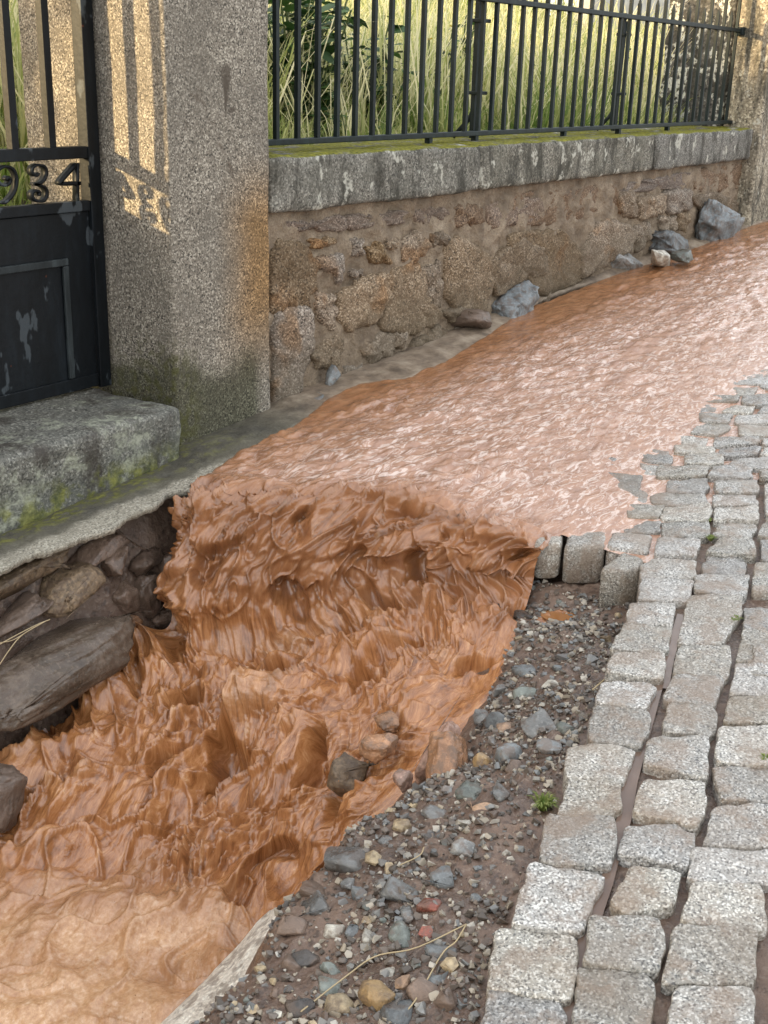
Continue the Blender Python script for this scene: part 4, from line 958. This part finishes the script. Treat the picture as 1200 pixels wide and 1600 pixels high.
# ================================================================== garden
gxx = np.linspace(-6, 26, 90); gyy = np.linspace(3.27, 26, 80)
X, Y = np.meshgrid(gxx, gyy, indexing='ij')
def hgarden(X, Y): return -.50 + .05*np.maximum(Y-3.6, 0) + .16*np.maximum(Y - 6.5, 0)*sstep(2, 8, X) + .03*fbm(X*1.3, Y*1.3, 2, 3) - .35*sstep(3.2, 1.8, X)*sstep(6, 3.5, Y)
gd = obj('garden_ground', fastmesh('garden_ground', np.stack([X, Y, hgarden(X, Y)], -1).reshape(-1, 3), gridfaces(90, 80)), M_SOIL)
tag(gd, kind='structure', label='rough garden soil behind the wall')
def blades(n, xf, hmin, hmax, tint, w=.006):
    xy = xf(n); n = len(xy); x, y = xy[:, 0], xy[:, 1]; z = hgarden(x, y) - .02
    h = rng.uniform(hmin, hmax, n) * (.45 + .9*np.clip(perlin(x*1.3, y*1.3, 5)+.5, 0, 1)); a_ = rng.uniform(0, 6.28, n); le = rng.uniform(.05,.95, n)*h
    dx, dy = np.cos(a_), np.sin(a_); px, py = -dy*w*rng.uniform(.6,1.5,n), dx*w*rng.uniform(.6,1.5,n)
    V = np.zeros((n, 7, 3)); 
    for i, (t, ww) in enumerate(((0,1),(.4,.9),(.75,.6))):
        V[:, 2*i, 0] = x + dx*le*t*t + px*ww; V[:, 2*i, 1] = y + dy*le*t*t + py*ww; V[:, 2*i, 2] = z + h*t
        V[:, 2*i+1, 0] = x + dx*le*t*t - px*ww; V[:, 2*i+1, 1] = y + dy*le*t*t - py*ww; V[:, 2*i+1, 2] = z + h*t
    V[:, 6, 0] = x + dx*le; V[:, 6, 1] = y + dy*le; V[:, 6, 2] = z + h*(1 - .25*(le/h))
    b0 = np.arange(n)[:, None]*7
    T = np.concatenate([b0 + np.array(q)[None] for q in ((0,1,3),(0,3,2),(2,3,5),(2,5,4),(4,5,6))])
    tn = np.clip(tint - .06 + rng.normal(0, .26, n) + .35*perlin(x*.9, y*.9, 9), 0, 1)
    return V.reshape(-1, 3), T, np.repeat(tn, 7)
def area(x0, x1, y0, y1, thr=None, pw=1.0):
    def f(n):
        x = rng.uniform(x0, x1, n); y = y0 + (y1-y0)*rng.uniform(0, 1, n)**pw
        k_ = np.ones(n, bool) if thr is None else perlin(x*1.6, y*1.6, 21) > thr
        # keep the sun's path to the gate open
        tt_ = (y - 3.2)/.79; k_ &= ~((np.abs(x + tt_ - 2.6) < .75) & (y < 7))
        return np.stack([x, y], 1)[k_]
    return f
sets = [blades(16000, area(3.3, 11, 3.34, 4.6), .12, .42, .35), blades(30000, area(3.2, 14, 3.9, 8.5), .45, .95, .62), blades(26000, area(2, 22, 7, 17), .5, 1.0, .7, .012),
        blades(9000, area(3.4, 9, 3.45, 5.2, .1), .3, .6, .2), blades(5000, area(3.3, 12, 3.5, 7.5), .6, 1.15, 1.0, .004), blades(2500, area(1.6, 3.2, 3.6, 5.0), .1, .3, .3), blades(6000, area(-1, 4.5, 4.6, 9), .3, .7, .5)]
o = 0; VV, FF, TT = [], [], []
for v, f, t in sets: VV.append(v); FF.append(f + o); TT.append(t); o += len(v)
gm = fastmesh('grass', np.concatenate(VV), np.concatenate(FF)); fattr(gm, 'tint', np.concatenate(TT))
tag(obj('grass', gm, M_GRASS, None, False), 'tall green and straw coloured grass in the garden', None, None, 'stuff')
def leaf(c, d, up, L, W, bend=.2):
    d = d/np.linalg.norm(d); s_ = np.cross(d, up); s_ /= np.linalg.norm(s_); n_ = np.cross(s_, d)
    pts = [(0,0,0),(.3,.42,.02),(.3,-.42,.02),(.65,.38,-.03),(.65,-.38,-.03),(1,0,-bend)]
    return [c + d*L*a_ + s_*W*b2 + n_*L*k_ for a_, b2, k_ in pts], [(0,2,1),(1,2,4,3),(3,4,5)]
def weed(x, y, h, nst, nl, L, label, flowers=0, name='leafy_weed', mtl=M_LEAF, spread=.12):
    z0 = float(hgarden(np.array(x), np.array(y))) - .02; root = empty(name, (x, y, z0)); tag(root, label, 'plant')
    LV, LF, LT, SV, SF, FV, FF_, FT = [], [], [], [], [], [], [], []
    for i in range(nst):
        a_ = random.uniform(0, 6.28); tip = np.array([x + math.cos(a_)*spread*random.uniform(.3,1.5), y + math.sin(a_)*spread*random.uniform(.3,1.5), z0 + h*random.uniform(.7,1)])
        P_ = catmull([(x+random.uniform(-.02,.02), y, z0), ((x+tip[0])/2, (y+tip[1])/2, z0 + (tip[2]-z0)*.55), tip], 6)
        v, f = tube(P_, .005, 5); oo = len(SV); SV += list(v); SF += [tuple(i_+oo for i_ in q) for q in f]
        for j in range(nl):
            t = random.uniform(.15, 1); c = P_[0]*(1-t)**2 + 2*t*(1-t)*P_[3] + t*t*P_[-1]; w = random.uniform(0, 6.28)
            d = np.array([math.cos(w), math.sin(w), random.uniform(-.3,.5)]); ll = L*random.uniform(.6,1.2)
            v, f = leaf(c, d, np.array([0,0,1.]) + rng.normal(0,.3,3), ll, ll*random.uniform(.6,.85)); oo = len(LV); LV += v; LF += [tuple(i_+oo for i_ in q) for q in f]; LT += [random.random()]*6
        if i < flowers:
            hv, hf = [], []
            for q_ in range(6):
                w = q_*1.05; v, f = leaf(tip, np.array([math.cos(w), math.sin(w), .4]), np.array([0,0,1.]), .035, .03, 0); oo = len(hv); hv += v; hf += [tuple(i_+oo for i_ in q) for q in f]
            FV.append((hv, hf))
    def part(nm, V, Fc, T_, mm):
        me = mesh(nm, np.array(V) - np.array([x, y, z0]), Fc)
        if T_: fattr(me, 'tint', T_)
        oo_ = bpy.data.objects.new(nm, me); COL.objects.link(oo_); me.materials.append(mm); oo_.parent = root
    part('stem', SV, SF, None, M_STEM); part('leaves', LV, LF, LT, mtl)
    for hv, hf in FV: part('flower', hv, hf, [random.random()]*len(hv), M_PETAL)
def gp(px, Y_): return onY((px, 120), Y_)[0]
weed(gp(470, 4.0), 4.0, .95, 12, 20, .13, 'large dark leafy weed just right of the gate pillar', spread=.22)
weed(gp(450, 4.3), 4.3, 1.05, 10, 18, .12, 'taller dark leafy weed behind the one beside the pillar', spread=.2)
weed(gp(560, 4.1), 4.1, .75, 9, 16, .11, 'dark leafy weed among dry grass between second pair of bars', spread=.16)
weed(gp(600, 3.9), 3.9, .55, 8, 14, .09, 'low dark weed behind the railing left of the yellow flowers', spread=.14)
weed(gp(675, 4.0), 4.0, .85, 6, 9, .07, 'upright weed with pale yellow flowers behind the railing', 4, spread=.14)
weed(gp(715, 4.2), 4.2, .95, 5, 9, .07, 'tall yellow flowering weed left of the double post', 3, spread=.14)
weed(gp(560, 3.6), 3.6, .35, 6, 12, .06, 'low green weed close behind the coping', spread=.16)

ORD = 'first second third fourth fifth sixth seventh eighth ninth tenth eleventh twelfth thirteenth fourteenth fifteenth sixteenth'.split()
for i_ in range(16):
    px_ = 440 + i_*38 + random.uniform(-12, 12); Y_ = random.uniform(3.7, 6.2)
    weed(gp(px_, Y_), Y_, random.uniform(.4, .85)*(1 + .12*(Y_-3.7)), random.randint(4, 7), random.randint(8, 13), random.uniform(.06, .10), 'loose green weed in the tall grass, %s one counted from the gate pillar' % ORD[i_], spread=.2)
for o_ in [o for o in bpy.data.objects if o.get('label', '').startswith('loose green weed')]: o_['group'] = 'weeds among the tall grass'

# small green tufts on the street
def tuft(px, py, n, h, label, lift=0):
    p = onS((px, py), lift) if lift else on_ground(px, py); V, Fc, T_ = [], [], []
    for i in range(n):
        a_ = random.uniform(0, 6.28); r_ = random.uniform(.2,1); d = np.array([math.cos(a_)*r_, math.sin(a_)*r_, 0])*h*.9; s_ = np.array([-math.sin(a_), math.cos(a_), 0])*.0018
        c = p + d*.25; oo = len(V); V += [c - s_, c + s_, c + d*.6 + s_*.8 + (0,0,h*.7), c + d*.6 - s_*.8 + (0,0,h*.7), c + d*1.1 + (0,0,h*.62)]
        Fc += [(oo,oo+1,oo+2,oo+3),(oo+3,oo+2,oo+4)]; T_ += [random.uniform(0,.35)]*5
    me, c = local('grass_tuft', V, Fc); fattr(me, 'tint', T_); o_ = obj('grass_tuft', me, M_GRASS, None, False); o_.location = c; tag(o_, label, 'grass')
tuft(848, 1265, 70, .035, 'dark green grass tuft on the mud beside the setts')
tuft(1110, 845, 60, .02, 'green tuft growing in the joint of the upper paving', -.012)
tuft(1148, 972, 40, .02, 'dry moss tuft in the joint at the right of the paving', -.01)
tuft(1108, 815, 30, .015, 'small brownish tuft just above the green joint tuft', -.012)
tuft(1195, 1192, 30, .02, 'little tuft at the right frame edge between setts', -.008)

# ================================================================== the street front carries on left of the gate (out of frame, it shades the street)
V, Fc = rough_box((.27, YW, -1.5), (.78, 3.575, .95), .014, .05, .0035, 6, .0022)
tag(lobj('gate_pillar', V, Fc, M_PILLAR), 'second granite gate pillar at the hinge side left of the frame', 'pillar')
lwall = empty('garden_wall', (-3, 2.95, -1.6)); tag(lwall, 'stretch of garden wall continuing left of the gate', 'wall')
V, Fc = rough_box((-7, YW+.06, -1.9), (.265, 3.28, -.506), .01, .15, .01, 5, .002); lobj('core', V, Fc, M_MORTAR, lwall)
V, Fc = rough_box((-7, YW, -.504), (.266, 3.34, -.288), .022, .06, .008, 7, .002); lobj('coping_stone', V, Fc, M_COPING, lwall)

# bushes in the garden behind the gate pillar: they keep the low sun off the railing
def bush(x, y, h, w, n, label, sd):
    r = np.random.default_rng(sd); z0 = float(hgarden(np.array(x), np.array(y))) - .05; root = empty('garden_bush', (x, y, z0)); tag(root, label, 'bush', 'bushes in the garden')
    SV, SF, tips = [], [], []
    for i in range(11):
        a_ = r.uniform(0, 6.28); e_ = r.uniform(.2, 1)
        tip = np.array([math.cos(a_)*w*e_*.8, math.sin(a_)*w*e_*.6, h*r.uniform(.5,.95)]); tips.append(tip)
        v, f = tube(catmull([(0,0,0), tip*np.array([.35,.35,.5]), tip], 7), .03, 6, list(np.linspace(1,.25,7))); oo = len(SV); SV += list(v); SF += [tuple(k_+oo for k_ in q) for q in f]
    me = mesh('trunk', SV, SF); me.materials.append(M_STEM); o1 = bpy.data.objects.new('trunk', me); COL.objects.link(o1); o1.parent = root
    cl = np.array([(r.normal(0, .45)*w, r.normal(0, .42)*w*.8, h*(.08 + .92*r.uniform(0,1)**.8)) for _ in range(60)] + tips)
    LV, LF, LT = [], [], []
    for i in range(n):
        c = cl[r.integers(len(cl))] + r.normal(0, .11, 3); d = r.normal(size=3); d[2] *= .5
        ll = r.uniform(.05,.10); v, f = leaf(c, d, np.array([0,0,1.]) + r.normal(0,.4,3), ll, ll*.7); oo = len(LV); LV += v; LF += [tuple(k_+oo for k_ in q) for q in f]; LT += [r.random()]*6
    me = mesh('crown', LV, LF); fattr(me, 'tint', LT); me.materials.append(M_LEAF); o2 = bpy.data.objects.new('crown', me); COL.objects.link(o2); o2.parent = root
bush(1.15, 6.3, 1.85, .85, 8500, 'leafy bush behind the gate nearest its opening', 1)
bush(2.3, 6.4, 1.8, .8, 5200, 'leafy bush behind the gate pillar, middle of three', 2)
bush(3.5, 6.5, 1.8, .8, 5200, 'leafy bush behind the gate pillar, nearest the railing', 3)
bush(4.6, 6.7, 1.7, .7, 4200, 'leafy bush behind the left end of the railing', 4)

# pale rendered boundary wall far behind the garden
A_, B_ = onY((925, 40), 9.0), onY((1120, 40), 9.0)
V, Fc = rough_box((A_[0], 9.0, -.4), (B_[0]+6, 9.3, 1.9), .03, .3, .02, 3, .004)
tag(lobj('boundary_wall', V, Fc, M_PALEW), 'pale rendered wall far behind the railing at upper right', 'wall')

# flying drops over the rapids
DV, DF = [], []; ico = hull_rock((1,1,1), 3, 14, 0); wsel = np.argwhere((w_cas + w_fall*.3 + rim*w_pool > .6) & (disp > np.percentile(disp[NU1:], 70))); wsel = wsel[rng.integers(0, len(wsel), 1100)]
for iu_, iv_ in wsel:
    if not kn.min() < yv[iv_] < kn.max(): continue
    p_ = P2[iu_, iv_] + Nn[iu_, iv_]*random.uniform(.004,.05) + rng.normal(0, .008, 3); r_ = random.choice((.0012,.0015,.002,.003,.004)); fl_ = du[iu_, iv_]/np.linalg.norm(du[iu_, iv_])
    o = len(DV); DV += [tuple(p_ + np.array(q)*r_ + fl_*q[0]*r_*1.5) for q in ico[0]]; DF += [tuple(k_+o for k_ in q) for q in ico[1]]
tag(obj('water_drops', mesh('water_drops', DV, DF), M_DROP), 'brown drops thrown up by the rapids', None, None, 'stuff')

bush(.25, 6.1, 1.8, .6, 6000, 'small leafy bush farthest left behind the gate', 5)


# the wall carries on past the far pillar, out of frame
ew = empty('garden_wall', (9.2, 2.95, -1.1)); tag(ew, 'stretch of garden wall continuing past the far pillar', 'wall')
V, Fc = rough_box((9.13, YW+.06, -1.2), (16, 3.28, -.32), .01, .15, .012, 5, .003); lobj('core', V, Fc, M_MORTAR, ew)
V, Fc = rough_box((9.125, YW, -.318), (16, 3.34, -.10), .022, .06, .008, 7, .002); lobj('coping_stone', V, Fc, M_COPING, ew)
